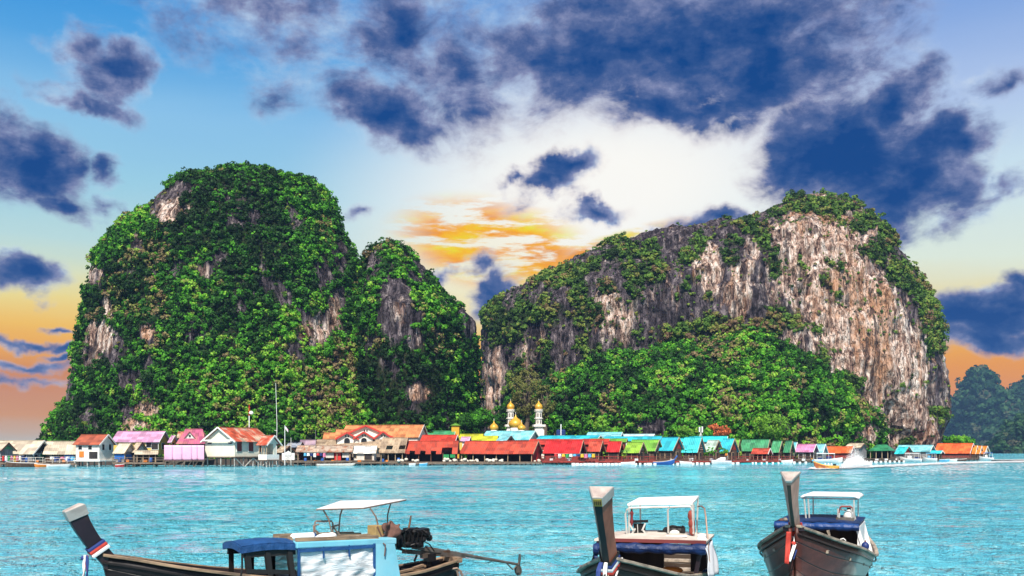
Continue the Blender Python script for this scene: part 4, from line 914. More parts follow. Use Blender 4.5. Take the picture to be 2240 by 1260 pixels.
house('porch', 'low red sheet porch roof with a white oval in front of the green lodge', 1643, 1680, 1690, 981, 993, 1006, R_coral, W_brown, dd=0, W=3.2, open_front=True, trim=T_white, group=LG, cat='porch', rows=2)
# ---- right end
house('stilt_house', 'tiny pale blue gable between green and pink roofs', 1732, 1740, 1748, 968, 984, 1000, R_pcyan, W_white, dd=9, W=4, st=None, group=V)
lodge('pink tiled lodge above the passing long-tail boat', 1740, 1779, 1792, 972, 989, R_pink, M_gable, 5.0, 3, T_brown, W_brown, T_white)
house('stilt_house', 'pale blue tarpaulin roof right of the pink lodge', 1780, 1800, 1812, 972, 992, 1003, R_pcyan, W_grey, dd=5, W=5, st=None, group=V)
house('stilt_house', 'vermilion sheet roof half hidden by the spray', 1806, 1862, 1872, 977, 991, 1003, R_verm, W_red, dd=3, W=6, group=V, trim=T_white, rows=2)
house('stilt_house', 'beige roofed house with grey boarded gable behind the spray', 1848, 1882, 1900, 970, 980, 1002, R_cream, W_grey, dd=12, W=7, st=None, group=V, trim=T_brown)
house('stilt_house', 'dark green hipped roof house on white pillars', 1902, 1945, 1958, 973, 986, 1003, R_dgreen, W_board, dd=5, W=7, group=V, open_front=True, hip=0.5, st=M_stiltp, trim=T_white)
house('stilt_house', 'bright turquoise roof with a small red gable', 1957, 1978, 1998, 978, 993, 1003, R_cyan, W_grey, dd=3, W=6, group=V, gable=W_red, trim=T_brown)
house('stilt_house', 'long pale cyan roof at the foot of the cliff', 1962, 2034, 2048, 974, 988, 1002, R_pcyan, W_grey, dd=9, W=8, group=V)
house('porch', 'turquoise sheet porch in front of the vermilion hall', 2030, 2058, 2066, 986, 992, 1003, R_cyan, W_brown, dd=3, W=4, group=V, cat='porch', open_front=True)
house('restaurant_hall', 'largest vermilion hall at the right end of the village', 2048, 2122, 2136, 970, 992, 1002, R_verm, W_red, dd=4, W=9, group=V, cat='hall', rows=2)
for k, (a, b, c, lab) in enumerate(((2126,2134,2142,'first amber lodge beside the vermilion hall'),(2134,2143,2152,'middle amber lodge of the three small ones'),(2142,2154,2166,'last amber lodge at the very end of the village'))):
    house('lodge', lab, a, b, c, 975+k*.5, 993, 1002, R_orng, W_brown, dd=3-k*.8, W=6, gable=W_white, group=LG, cat='lodge', rows=2)

# ---- walkways, decks, floats
def walkway(label, px0, px1, y0, dd, dep, mat=M_plank, rail=None, pitch=2.4, st=M_stilt, name='boardwalk'):
    d0, d1 = dw(px0)+dd, dw(px1)+dd; a, b = at(px0, y0, d0), at(px1, y0, d1); z = (a.z+b.z)/2; a.z = b.z = 0
    ax = (b-a); L = ax.length; c = (a+b)/2
    t = thing(name, label, 'walkway', c, math.atan2(ax.y, ax.x))
    m = MB(); n = max(4, int(L/0.9))
    for i in range(n): m.box((-L/2+L*(i+.5)/n, dep/2, z+random.uniform(-.03,.03)),(L/n*0.97,dep+random.uniform(-.1,.15),0.12))
    m.build('planks', mat, t)
    MB().beam((-L/2,0.05,z-0.16),(L/2,0.05,z-0.16),0.14,0.2).build('bearer', mat, t)
    for i in range(int(L/pitch)+1):
        x = -L/2+0.2+i*pitch
        if x > L/2: break
        MB().tube([(x+random.uniform(-.15,.15),0.1,-1.2),(x,0.1,z+random.choice((-0.06,-0.06,0.5)))], random.uniform(.07,.12), 6).build('stilt', st, t)
    if rail:
        m = MB()
        for hh in (0.45,0.95): m.beam((-L/2,0.06,z+hh),(L/2,0.06,z+hh),0.07)
        for i in range(int(L/1.3)+1): x = -L/2+i*1.3; m.beam((x,0.06,z),(x,0.06,z+1.0),0.07)
        m.build('railing', rail, t)
    return t
walkway('rickety plank walkway below the huts at the far left', -20, 96, 1012, -0.6, 3.0, W_board, W_pale)
walkway('low plank walkway left of the white two storey house', 98, 166, 1014, -0.4, 2.5, W_board, W_pale)
walkway('plank walkway between the white house and the pink shed', 246, 360, 1012, -0.5, 3.0, W_board, W_board)
walkway('plank walkway from the cream porch along the shop row', 612, 770, 1009, -0.4, 3.5, W_board)
walkway('plank walkway in front of the white awning shop', 770, 890, 1011, -0.3, 3.5, W_board, None, 1.9)
walkway('long plank deck running under the open pavilion', 888, 1185, 1012, -0.5, 6.0, W_board, None, 2.6)
walkway('red painted deck in front of the red restaurants', 1186, 1360, 1009, -0.2, 3.5, M_rdeck, W_red, 3.0, M_dark)
walkway('red painted deck below the lime lodges', 1362, 1440, 1009, -0.3, 3.0, M_rdeck, W_red, 3.0, M_dark)
walkway('brown deck below the blue and cyan lodges', 1442, 1600, 1009, -0.2, 3.0, M_rdeck, T_brown, 3.0, M_dark)
walkway('red painted deck below the green lodges', 1602, 1738, 1008, -0.2, 3.0, M_rdeck, W_red, 3.0, M_dark)
walkway('brown landing stage right of the spray', 1898, 1985, 1007.5, -0.6, 3.0, M_plank, None, 3.0, M_dark)
walkway('dark landing stage before the turquoise roofs', 1985, 2150, 1004.5, 0.2, 3.0, M_plank, W_board, 3.0, M_dark)
FG = 'white floats under the walkways'
def floats():
    spec = [(1254+i*8.5, 8.0) for i in range(14)]+[(1373,5),(1381,7),(1390,8),(1400,5),(1411,6),(1420,11),(1432,7),(1441,6),(1452,7),(1462,6),(1471,7),(1482,6),(1492,8),(1504,9),(1515,7),(1525,6),(1534,8),(1547,11),(1560,6),(1573,12),(1592,9),(1602,9),(1613,8),
          (1646,4),(1653,4),(1665,4),(1677,4),(1690,5),(1702,4),(1714,4),(1737,6),(1749,6),(1762,6),(1905,6),(1915,9),(1926,6),(1936,6),(1946,6),(1956,5),(1966,5),(1976,5)]
    protos = {}
    for px, w in spec:
        d = dw(px)-1.0; s = F/d; c = at(px, HZ, d)
        key = round(w)
        if key not in protos:
            ww = w/s*0.9; m = MB().box((0,0,0.06),(ww,0.8,0.72)); protos[key] = m.mesh('float')
        o = link('float', protos[key], P_white); o.location = (c.x, c.y, random.uniform(-.06,.04)); o.rotation_euler = (0,0,random.uniform(-.1,.1))
        tag(o, 'white plastic float in the row under the floating walkway', 'float', FG)
floats()
walkway('turquoise edged pontoon below the narrow green lodge', 1622, 1732, 1013, -1.2, 2.0, P_teal, None, 3.0, M_dark, 'pontoon')

# ---- goods, laundry
def laundry(label, px0, px1, y, dd, cols, hpx=9):
    d = dw((px0+px1)/2)+dd; s = F/d; a, b = at(px0,y,d), at(px1,y,d); L = (b-a).length
    t = thing('clothes_line', label, 'laundry', (a.x,a.y,a.z), -math.atan(((px0+px1)/2-1120)/F))
    MB().tube([(0,0,0),(L/2,0,-0.12),(L,0,0)], 0.02, 5).build('rope', W_pale, t)
    n = len(cols)
    for i, c in enumerate(cols):
        w = L/n*0.8; h = hpx/s*random.uniform(.6,1.1); x = L*(i+.5)/n
        MB().grid(lambda u,v,x=x,w=w,h=h: (x-w/2+w*u, 0.06*math.sin(u*7+v*3), -0.1-h*v), 6, 4).build('cloth', c, t, solid=0.02)
laundry('bright clothes drying at the far left hut', 4, 48, 996, -1.0, [P_red,P_white,P_green,P_pink,P_yel,P_pink,P_white,P_navy], 12)
laundry('blue and white clothes hung in front of the rust streaked shop', 664, 712, 990, -0.2, [P_sky,P_white,P_navy,P_white,P_red,P_navy,P_pink], 9)
laundry('rainbow row of cloths along the widest red restaurant', 1212, 1302, 992, -0.4, [P_red,P_white,P_yel,P_green,P_white,P_sky,P_navy,P_yel,P_pink,P_sky,P_yel], 8)
laundry('few shirts on a line left of the white two storey house', 108, 160, 998, 0.5, [P_white,P_navy,P_pink,P_white,P_sky], 8)
def sack_mesh():
    m = MB(); m.ball((0,0,0.2),0.42,0.34,0.26,10,6); return m.mesh('sack', True)
sm = sack_mesh()
M_sack = pmat('sack_cloth', (0.62,0.57,0.48), 0.85, 0.25, 3)
for px, n in ((975,7),(992,5),(1018,6),(1036,5),(1065,4),(1080,6),(1093,4),(1172,3),(880,3),(905,3)):
    for k in range(n):
        q = px+random.uniform(-9,9); d = dw(q)+random.uniform(-0.3,1.2); c = at(q, 1011, d)
        o = link('sack', sm, M_sack); lay = k % 3; o.location = (c.x, c.y, c.z+0.05+0.27*lay*random.random()); o.rotation_euler = (random.uniform(-.2,.2),random.uniform(-.3,.3),random.uniform(0,3))
        o.scale = [random.uniform(.8,1.25)]*3
        tag(o, 'pale full sack in the heaps along the open pavilion deck', 'sack', 'pale sacks heaped on the pavilion deck')
def awn(px, y0, y1, w, mat, label, dd=0.5):
    d = dw(px)+dd; s = F/d; a = at(px, y1, d); h = (y1-y0)/s
    o = MB().grid(lambda u,v: (-w/s/2+w/s*u, 0.10*math.sin(u*9), h*v), 8, 3).build('shade_net', mat, None, (a.x,a.y,a.z), solid=0.03); tag(o, label, 'net')
awn(976, 994, 1003, 12, P_green, 'dark green shade net hung in the left pavilion bay', 0.2)
awn(990, 994, 1001, 11, P_green, 'dark green shade net hung right of the other in the pavilion', 0.25)

def barrel_mesh():
    return MB().lathe([(.24,0),(.28,.08),(.30,.4),(.28,.75),(.22,.82)], (0,0,0), 10).mesh('barrel', True)
bm_ = barrel_mesh(); cm_ = MB().box((0,0,.22),(.6,.45,.44)).mesh('crate')
def clutter(kind, me, mats, spots, label, grp, y=1011):
    for i, px in enumerate(spots):
        d = dw(px)+random.uniform(0.4,1.6); c = at(px, HZ, d); c.z = zz(y, d)+0.02
        m2 = me if i == 0 else me
        o = bpy.data.objects.new(kind, me); COL.objects.link(o); o.location = c; o.rotation_euler = (0,0,random.uniform(0,3)); o.scale = [random.uniform(.8,1.2)]*3
        if not me.materials: me.materials.append(mats)
        tag(o, label, kind, grp)
clutter('barrel', bm_, P_blue, (14,58,122,150,262,330,668,705,760,838,872), 'blue plastic barrel on the plank walkways of the left village', 'blue barrels on the walkways')
clutter('crate', cm_, P_orange, (38,82,140,280,318,690,728,786,846), 'orange plastic crate on the plank walkways of the left village', 'orange crates on the walkways')
clutter('crate', MB().box((0,0,.25),(.7,.5,.5)).mesh('crate'), P_white, (1206,1244,1392,1468,1512,1556,1636,1672,1706,1758,1918,1938,1962,2010,2040,2078,2110), 'white cool box standing on the floating decks of the right village', 'white cool boxes on the decks', 1008)
# ================================================================== TREES AND SHRUBS IN THE VILLAGE
def bark(): return pmat('bark', (0.12,0.09,0.065), 0.9, 0.4, 3, stretch=(3,3,0.6))
def tree(label, px, yb, d, wpx, y_top, mat, v0, n=40, K=46, leaf=0.42, name='tree', trunk=True, seed=1, flat=1.0, cat='tree'):
    s = F/d; base = at(px, yb, d); base.z = max(base.z, 0.5); Hh = zz(y_top, d)-base.z; w = wpx/s/2
    t = thing(name, label, cat, base)
    r = random.Random(seed)
    cc = Vector((0,0,Hh*0.62)); m = MB()
    m.tube([(0,0,-0.5),(0.1*w,0,Hh*0.25),(0.0,0,Hh*0.5)], [0.045*Hh,0.032*Hh,0.022*Hh], 7)
    Pn, Rn = [], []
    for i in range(n):
        a = r.uniform(0,2*PI); q = r.random()**0.5; e = r.uniform(-1,1)
        k = math.sqrt(max(0,1-e*e))
        p = Vector((w*0.80*q*k*math.cos(a), w*0.80*q*k*math.sin(a), cc.z+Hh*0.32*e*flat)); Pn.append(p); Rn.append(w*r.uniform(.22,.40))
        if i % 5 == 0: m.tube([(0,0,Hh*r.uniform(.25,.48)), p*0.55+Vector((0,0,Hh*0.2)), p], [0.016*Hh,0.010*Hh,0.004*Hh], 5)
    m.build('trunk', bark(), t)
    P = np.array(Pn); N = P-np.array(cc); N /= np.linalg.norm(N, axis=1)[:,None]+1e-6
    vary = v0+RNG.normal(size=n)*0.09
    me = foliage_mesh('crown', P, np.array(Rn), N, np.clip(vary,0,1), K, leaf); link('crown', me, mat, t)
    return t
M_yleaf = leaf_mat('light_leaves', [(0,(0.05,0.14,0.015)),(0.5,(0.16,0.36,0.03)),(0.8,(0.36,0.48,0.06)),(1,(0.5,0.5,0.1))])
M_rleaf = leaf_mat('flame_tree_leaves', [(0,(0.10,0.12,0.02)),(0.25,(0.30,0.10,0.03)),(0.55,(0.55,0.13,0.05)),(1,(0.62,0.22,0.08))])
M_oleaf = leaf_mat('olive_leaves', [(0,(0.04,0.06,0.015)),(0.5,(0.14,0.15,0.04)),(1,(0.28,0.24,0.08))])
tree('round yellow green tree behind the pale cyan roofs', 1313, 955, 246, 36, 913, M_yleaf, 0.45, 46, seed=3)
tree('big light green tree at the foot of the forested slope', 1690, 968, 250, 78, 912, M_yleaf, 0.38, 80, seed=4)
tree('light green tree left of the orange flowering one', 1497, 962, 246, 40, 936, M_yleaf, 0.30, 40, seed=5)
tree('small green bush tree beside the white phone mast', 1548, 962, 246, 30, 938, M_leaf, 0.55, 30, seed=6)
tree('orange red flowering tree behind the blue lodges', 1568, 966, 248, 62, 928, M_rleaf, 0.55, 50, seed=7, flat=0.7)
tree('tall olive brown tree on the ledge above the minarets', 1150, 948, 262, 88, 808, M_oleaf, 0.5, 90, seed=8)
tree('olive tree standing just above the right minaret', 1192, 948, 258, 56, 842, M_oleaf, 0.4, 60, seed=81)
tree('dark green tree left of the lone small dome', 1052, 945, 250, 66, 898, M_leaf, 0.40, 70, seed=9)
tree('dark green tree behind the yellow tower', 1015, 945, 252, 60, 908, M_leaf, 0.32, 60, seed=10)
tree('green tree right of the right minaret', 1213, 950, 250, 40, 905, M_leaf, 0.45, 46, seed=11)
tree('leafy tree right of the dark blue water tank', 1250, 950, 252, 44, 925, M_leaf, 0.5, 46, seed=12)
tree('dark bush tree behind the lone white sign board', 640, 968, 214, 34, 942, M_leaf, 0.35, 40, seed=13)
tree('green tree behind the peeling red roof', 585, 955, 212, 60, 925, M_leaf, 0.4, 50, seed=14)
tree('low green tree behind the vermilion hall', 2100, 975, 330, 66, 957, M_leaf, 0.6, 50, seed=15, leaf=0.5)
tree('green bush tree at the right foot of the cliff', 2072, 975, 325, 26, 955, M_leaf, 0.5, 24, seed=16, leaf=0.5)
for k, (px, yb, yt, dd, lab) in enumerate(((1371,1000,985,0.8,'young palm before the front lime lodge'),(1500,1000,983,1.0,'left palm before the bright cyan lodge'),(1514,1000,982,1.0,'right palm before the bright cyan lodge'),(1551,998,984,1.2,'green shrub before the mint lodge'),(1585,998,982,1.2,'leafy plant before the last blue lodge'))):
    d = dw(px)+dd; base = at(px, yb+6, d); Hh = zz(yt, d)-base.z
    t = thing('palm' if k < 3 else 'shrub', lab, 'palm' if k < 3 else 'shrub', base)
    MB().tube([(0,0,0),(0.08,0,Hh*0.6),(0,0,Hh*0.86)], [0.09,0.07,0.05], 6).build('trunk', bark(), t)
    m = MB()
    if k < 3:
        for q in range(11):
            a = q*2*PI/11+0.2; pts = [Vector((math.cos(a)*r_, math.sin(a)*r_, Hh*0.86+0.55*r_*(1.3-r_))) for r_ in (0.05,0.45,0.85,1.2)]
            for i in range(3): m.beam(pts[i], pts[i+1], 0.22-0.05*i, 0.03)
        m.build('fronds', P_green, t)
    else:
        n = 16; P = RNG.normal(size=(n,3))*np.array([.5,.3,.45])+np.array([0,0,Hh*0.75])
        link('crown', foliage_mesh('crown', P, np.full(n,.4), np.tile([0,0,1.],(n,1)), np.full(n,.55), 26, 0.26), M_leaf, t)
def phone_mast():
    d = 246; c = at(1533, HZ, d); c.z = 0.5; Z = lambda y: zz(y,d)-c.z
    t = thing('phone_mast', 'small white phone mast with two panel antennas before the orange tree', 'mast', c)
    m = MB().tube([(0,0,0),(0,0,Z(945))],0.09,8)
    for sx in (-1,1): m.tube([(sx*0.7,0,Z(962)),(0,0,Z(946))],0.05,6)
    m.build('pole', P_white, t)
    for sx, y0, y1 in ((-.33,934,945),(.33,933,946)): MB().box((sx,-.1,(Z(y0)+Z(y1))/2),(0.34,0.2,Z(y0)-Z(y1))).build('antenna', P_white, t)
phone_mast()

# ================================================================== SMALL BOATS NEAR THE VILLAGE
def hull_rings(L, B, fs, fb, n=16, m=6, bow=0.35, tip=0.0, stern=0.8, keel=-0.25, raise_=0.5):
    """cross sections from stern (x=-L/2) to bow (x=L/2); each an open section keel..gunwale on both sides"""
    rings = []
    for i in range(n+1):
        t = i/n; x = -L/2+L*t
        b = B/2*(stern+(1-stern)*min(1,t/0.35)**0.8 if t < 0.35 else 1.0)
        if t > 1-bow: q = (t-(1-bow))/bow; b = B/2*max(1-q**2.0, tip)
        sh = fs+(fb-fs)*t**2.6
        k = keel+raise_*max(0,(t-0.75)/0.25)**2
        ring = []
        for j in range(-m, m+1):
            u = abs(j)/m; ring.append((x, (1 if j > 0 else -1)*b*u**0.7 if j else 0.0, k+(sh-k)*u**1.5))
        rings.append(ring)
    return rings
def open_hull(t, L, B, fs, fb, mat, rim, **k):
    R = hull_rings(L, B, fs, fb, **k); n = len(R[0]); m = MB()
    vs = [p for r in R for p in r]
    fs_ = [(i*n+j, i*n+j+1, (i+1)*n+j+1, (i+1)*n+j) for i in range(len(R)-1) for j in range(n-1)]
    m.add(vs, fs_); m.add(R[0], [tuple(range(n))])
    o = m.build('hull', mat, t, smooth=True, solid=0.05)
    for s in (0, n-1):
        MB().tube([(p[s][0],p[s][1],p[s][2]+0.02) for p in R], 0.05, 6).build('gunwale', rim, t)
    fl = MB(); z = lambda i: R[i][n//2][2]+0.18
    fl.add([(R[i][2][0],R[i][2][1],R[i][2][2]) for i in range(len(R))]+[(R[i][n-3][0],R[i][n-3][1],R[i][n-3][2]) for i in range(len(R))], [(i,i+1,len(R)+i+1,len(R)+i) for i in range(len(R)-1)])
    fl.build('floor', W_board, t)
    return R
def boat_at(name, label, cat, px, dd, rz, group='small boats along the village front'):
    d = dw(px)+dd; c = at(px, HZ, d); c.z = 0.05
    return thing(name, label, cat, c, rz-math.atan((px-1120)/F), group), F/d
def canopy(t, x0, x1, w, z0, z1, mat, post=P_white, th=0.08, n=3):
    MB().grid(lambda u,v: (x0+(x1-x0)*u, -w/2+w*v, z1+0.12*math.sin(v*PI)), 6, 6).build('canopy', mat, t, solid=th)
    for i in range(n):
        x = x0+0.1+(x1-x0-0.2)*i/(n-1)
        for sy in (-1,1): MB().tube([(x,sy*w*.46,z0),(x,sy*w*.46,z1)],0.035,6).build('post', post, t)
t, s = boat_at('cabin_boat', 'white cabin cruiser with an orange flag moored at the floats', 'boat', 1578, -3.0, PI)
open_hull(t, 4.4, 1.6, 0.75, 1.0, P_white, P_navy, bow=0.5)
MB().loft([[(-0.9,-.6,.7),(-0.9,.6,.7),(-.9,.5,1.5),(-.9,-.5,1.5)],[(0.4,-.6,.75),(0.4,.6,.75),(0.1,.45,1.5),(0.1,-.45,1.5)],[(1.4,-.35,.85),(1.4,.35,.85),(1.1,.2,.95),(1.1,-.2,.95)]]).build('cabin', P_white, t)
MB().box((-0.3,-.585,1.2),(0.9,0.05,0.3)).build('side_window', M_glass, t)
MB().tube([(-1.2,0,.8),(-1.35,0,2.4)],0.03,6).build('flag_staff', P_white, t)
MB().grid(lambda u,v: (-1.35+0.5*u,0.06*math.sin(5*u),2.35-0.45*v),5,3).build('flag', P_orange, t, solid=0.02)
def plain_longtail(label, px, dd, rz, L, hullm, cat='boat', can=None, prow=True, fb=1.35, B=1.15):
    t, s = boat_at('longtail_boat', label, cat, px, dd, rz)
    open_hull(t, L, B, 0.55, fb, hullm, W_pale, bow=0.5, raise_=0.7)
    if prow: MB().beam((L/2-0.1,0,fb-0.15),(L/2+0.55,0,fb+0.75),0.14,0.2,0.2,0.28).build('prow', hullm, t)
    if can: canopy(t, -L*0.38, L*0.12, B*0.95, 0.5, 1.65, can)
    return t
plain_longtail('blue hulled long-tail boat with a raised prow at the floats', 1452, -2.2, 0.0, 4.6, P_blue, fb=1.2)
def dinghy(label, px, dd, rz, L, mat, B=1.0, hgt=0.5):
    t, s = boat_at('dinghy', label, 'boat', px, dd, rz); open_hull(t, L, B, hgt, hgt*1.4, mat, P_white, bow=0.6)
    MB().box((-L*.12,0,hgt*.75),(0.25,B*.8,0.06)).build('thwart', W_board, t); return t
dinghy('white dinghy with raised right end before the lime lodges', 1374, -2.2, 0.1, 3.0, P_white)
dinghy('white dinghy moored before the bright cyan lodge', 1500, -2.2, PI, 2.6, P_white)
dinghy('small white skiff under the pavilion, left one', 902, -2.0, 0, 1.4, P_white, .8, .3)
dinghy('small blue and white skiff under the pavilion, right one', 926, -2.0, 0, 1.7, P_sky, .8, .35)
dinghy('low narrow grey canoe under the shop row', 735, -1.4, 0, 7.5, W_pale, .8, .3)
dinghy('orange and white dinghy below the low cream roofed house', 92, -1.5, PI, 2.6, P_orange, 1.0, .45)
dinghy('pale dinghy by the steps left of the white two storey house', 128, -1.5, 0, 4.0, P_white, 1.0, .35)
dinghy('long dark brown canoe at the far left huts', 48, -1.4, PI, 5.2, W_brown, 1.0, .7)
dinghy('red dinghy under the blue tarpaulin hut', 262, -1.0, 0, 1.6, P_red, .8, .35)
dinghy('white dinghy beside the narrow green lodge', 1722, -1.8, 0.2, 2.6, P_white, 1.0, .6)
def ferry(label, px, dd, rz, L, roofm, hullm, cabm=None):
    t, s = boat_at('tour_boat', label, 'boat', px, dd, rz); open_hull(t, L, 2.0, 0.8, 1.3, hullm, P_white, bow=0.4)
    canopy(t, -L*.42, L*.22, 1.9, .8, 2.2, roofm, n=4)
    MB().box((L*.02,0,1.2),(L*.18,1.3,.8)).build('cabin', cabm or P_white, t)
    MB().box((-L*.28,0,1.0),(L*.2,1.4,.5)).build('bench', P_navy, t)
ferry('white tour boat with pale blue canopy at the landing stage', 1992, -3.2, PI-0.25, 5.6, P_white, P_white)
ferry('light blue tour boat right of the white one', 2034, -3.0, PI-0.2, 3.6, P_sky, P_white, P_sky)
ferry('white roofed tour boat with a navy canopy behind the passing long-tail', 1812, -1.0, 0.1, 6.6, P_white, P_white, P_navy)
ferry('white speedboat with blue canopy at the very end of the village', 2158, -6.0, PI, 4.0, P_blue, P_white)
for px, lab, m_ in ((2066,'blue skiff before the vermilion hall, left one',P_sky),(2083,'white skiff before the vermilion hall, middle one',P_white),(2104,'dark skiff before the vermilion hall, right one',W_brown)): dinghy(lab, px, -3, 0, 2.6, m_, 1.0, .45)
t = dinghy('thin black canoe low on the water at the right edge', 2206, -14, 0, 9.0, P_black, .8, .28)
# the passing long-tail and its spray
def passing():
    d = F*H/(1026-HZ)+0.0; s = F/d; c = at(1808, HZ, d); c.z = 0.06
    t = thing('longtail_boat', 'varnished long-tail boat with orange bow speeding ahead of white spray', 'boat', c, PI-math.atan((1808-1120)/F)-0.05)
    hm = pmat('hull_varnished', (0.34,0.10,0.03), 0.4, 0.4, 0.6, stain=(0.72,0.42,0.05), stain_amt=1.0, sscale=0.45)
    L = 4.0; open_hull(t, L, 0.95, 0.42, 1.15, hm, P_yel, bow=0.55, raise_=0.8, keel=-0.2)
    MB().beam((L/2-0.15,0,.95),(L/2+0.38,0,1.72),0.10,0.14,0.13,0.18).build('prow', hm, t)
    MB().beam((L/2+.1,0,1.25),(L/2+.25,0,1.5),0.2,0.22).build('ribbon', P_sky, t)
    MB().box((-L*.32,0,.6),(.5,.45,.45)).build('engine', P_black, t)
    MB().tube([(-L*.36,0,.6),(-L*.75,0,.05)],.03,6).build('shaft', W_grey, t)
    pg = MB()
    for k in range(3): pg.ball((0.2-0.5*k,0,.62),.18,.2,.3,8,6)
    pg.build('cargo', P_white, t)
    n = 9000
    e = RNG.random((n,2)); ang = RNG.uniform(0, 1, n)
    x0 = 1841+66*RNG.beta(1.5,1.9,n); hmax = (37*np.exp(-((x0-1868)/16.0)**2)+6.0)*(0.8+0.45*RNG.random(n)**2)*(1+.25*np.sin(x0*.9)*np.sin(x0*.37))
    yb = 1024-0.12*(x0-1840); hh = hmax*RNG.random(n)**1.25
    dd = d+RNG.normal(size=n)*0.8+0.8
    P = np.stack([(x0-1120)/F*dd, dd, H-(yb-hh-HZ)/F*dd], 1); P[:,2] = np.maximum(P[:,2], 0.03)
    r = RNG.uniform(.02,.075,n)*np.clip(1.3-hh/30,.4,1.3); x0 = x0+RNG.normal(size=n)*hh*0.10; P[:,0] = (x0-1120)/F*dd
    n2 = 3500; hx = 1868+RNG.normal(size=n2)*17+8; hz_ = np.abs(RNG.normal(size=n2))*15*np.exp(-((hx-1868)/30)**2)
    d2 = d+RNG.normal(size=n2)*1.0+0.8; P2 = np.stack([(hx-1120)/F*d2, d2, H-(1021-hz_-HZ)/F*d2], 1)
    P = np.concatenate([P, P2]); r = np.concatenate([r, RNG.uniform(.015,.05,n2)]); n += n2
    T4 = np.array([(0,0,1),(.94,0,-.33),(-.47,.82,-.33),(-.47,-.82,-.33)]); V = (P[:,None]+T4[None]*r[:,None,None]).reshape(-1,3)
    f = np.array([(0,1,2),(0,2,3),(0,3,1),(1,3,2)]); Fq = (np.arange(n)[:,None,None]*4+f[None]).reshape(-1,3)
    me = bpy.data.meshes.new('spray'); me.from_pydata(V.tolist(), [], Fq.tolist()); me.update()
    o = link('spray', me, pmat('spray_water', (0.90,0.91,0.92), 0.6, 0.03)); tag(o, 'tall white burst of spray thrown up behind the speeding long-tail', 'spray', kind='stuff')
    return d
passing()
def foam(label, pts, wd, dens, k_=1.0):
    """broken foam streaks lying on the water"""
    n = int(dens); k = RNG.random(n)*(len(pts)-1); i = np.minimum(k.astype(int), len(pts)-2); f = k-i
    A = np.array([[*p] for p in pts], float)
    q = A[i]*(1-f)[:,None]+A[i+1]*f[:,None]; q[:,1] += RNG.normal(size=n)*wd
    dd = F*H/(np.maximum(q[:,1],HZ+12)-HZ); X = (q[:,0]-1120)/F*dd
    sx = RNG.uniform(.15,.8,n)*dd/160*k_; sy = RNG.uniform(.3,1.3,n)*dd/160*k_
    off = np.array([(-1,0),(-.3,-1),(1,-.1),(.2,1)])
    V = np.stack([X[:,None]+off[None,:,0]*sx[:,None], dd[:,None]+off[None,:,1]*sy[:,None], np.full((n,4),0.11)+RNG.uniform(0,.05,(n,1))], -1).reshape(-1,3)
    me = np_mesh('foam', V, np.arange(n*4).reshape(n,4), False)
    o = link('foam', me, MATS['spray_water']); tag(o, label, 'foam', kind='stuff')
foam('white wake foam trailing from the spray to the right edge', [(1775,1026),(1850,1024),(1960,1019),(2100,1013),(2245,1010)], 1.0, 2600)
foam('pale scattered foam on the bright water at the right', [(1950,1030),(2080,1025),(2245,1020)], 7.0, 1500, 0.45)
foam('thin white foam line on the water at the left edge', [(-5,1052),(120,1049),(300,1045),(480,1041)], 2.0, 420, 0.45)
# ================================================================== THE THREE LONG-TAIL BOATS IN FRONT
class Fr:
    """boat frame: +X towards the bow, +Y to port, z = 0 at the water"""
    def __init__(s, foot_px, foot_d, hx, hy, xf):
        n = math.hypot(hx, hy); s.h = (hx/n, hy/n); s.l = (-s.h[1], s.h[0])
        s.P = (((foot_px-1120)/F*foot_d)-xf*s.h[0], foot_d-xf*s.h[1]); s.rz = math.atan2(s.h[1], s.h[0])
    def dep(s, x, y): return s.P[1]+x*s.h[1]+y*s.l[1]
    def at(s, px, py, y=0.0):
        t = (px-1120)/F
        x = (t*(s.P[1]+y*s.l[1])-s.P[0]-y*s.l[0])/(s.h[0]-t*s.h[1]); return Vector((x, y, zz(py, s.dep(x,y))))
    def side(s, px, py, x):
        t = (px-1120)/F
        y = (t*(s.P[1]+x*s.h[1])-s.P[0]-x*s.h[0])/(s.l[0]-t*s.l[1]); return Vector((x, y, zz(py, s.dep(x,y))))
    def world(s, p): return Vector((s.P[0]+p[0]*s.h[0]+p[1]*s.l[0], s.P[1]+p[0]*s.h[1]+p[1]*s.l[1], p[2]))
    def empty(s, name, label, cat, group=None, p=(0,0,0)): return thing(name, label, cat, s.world(p), s.rz, group)

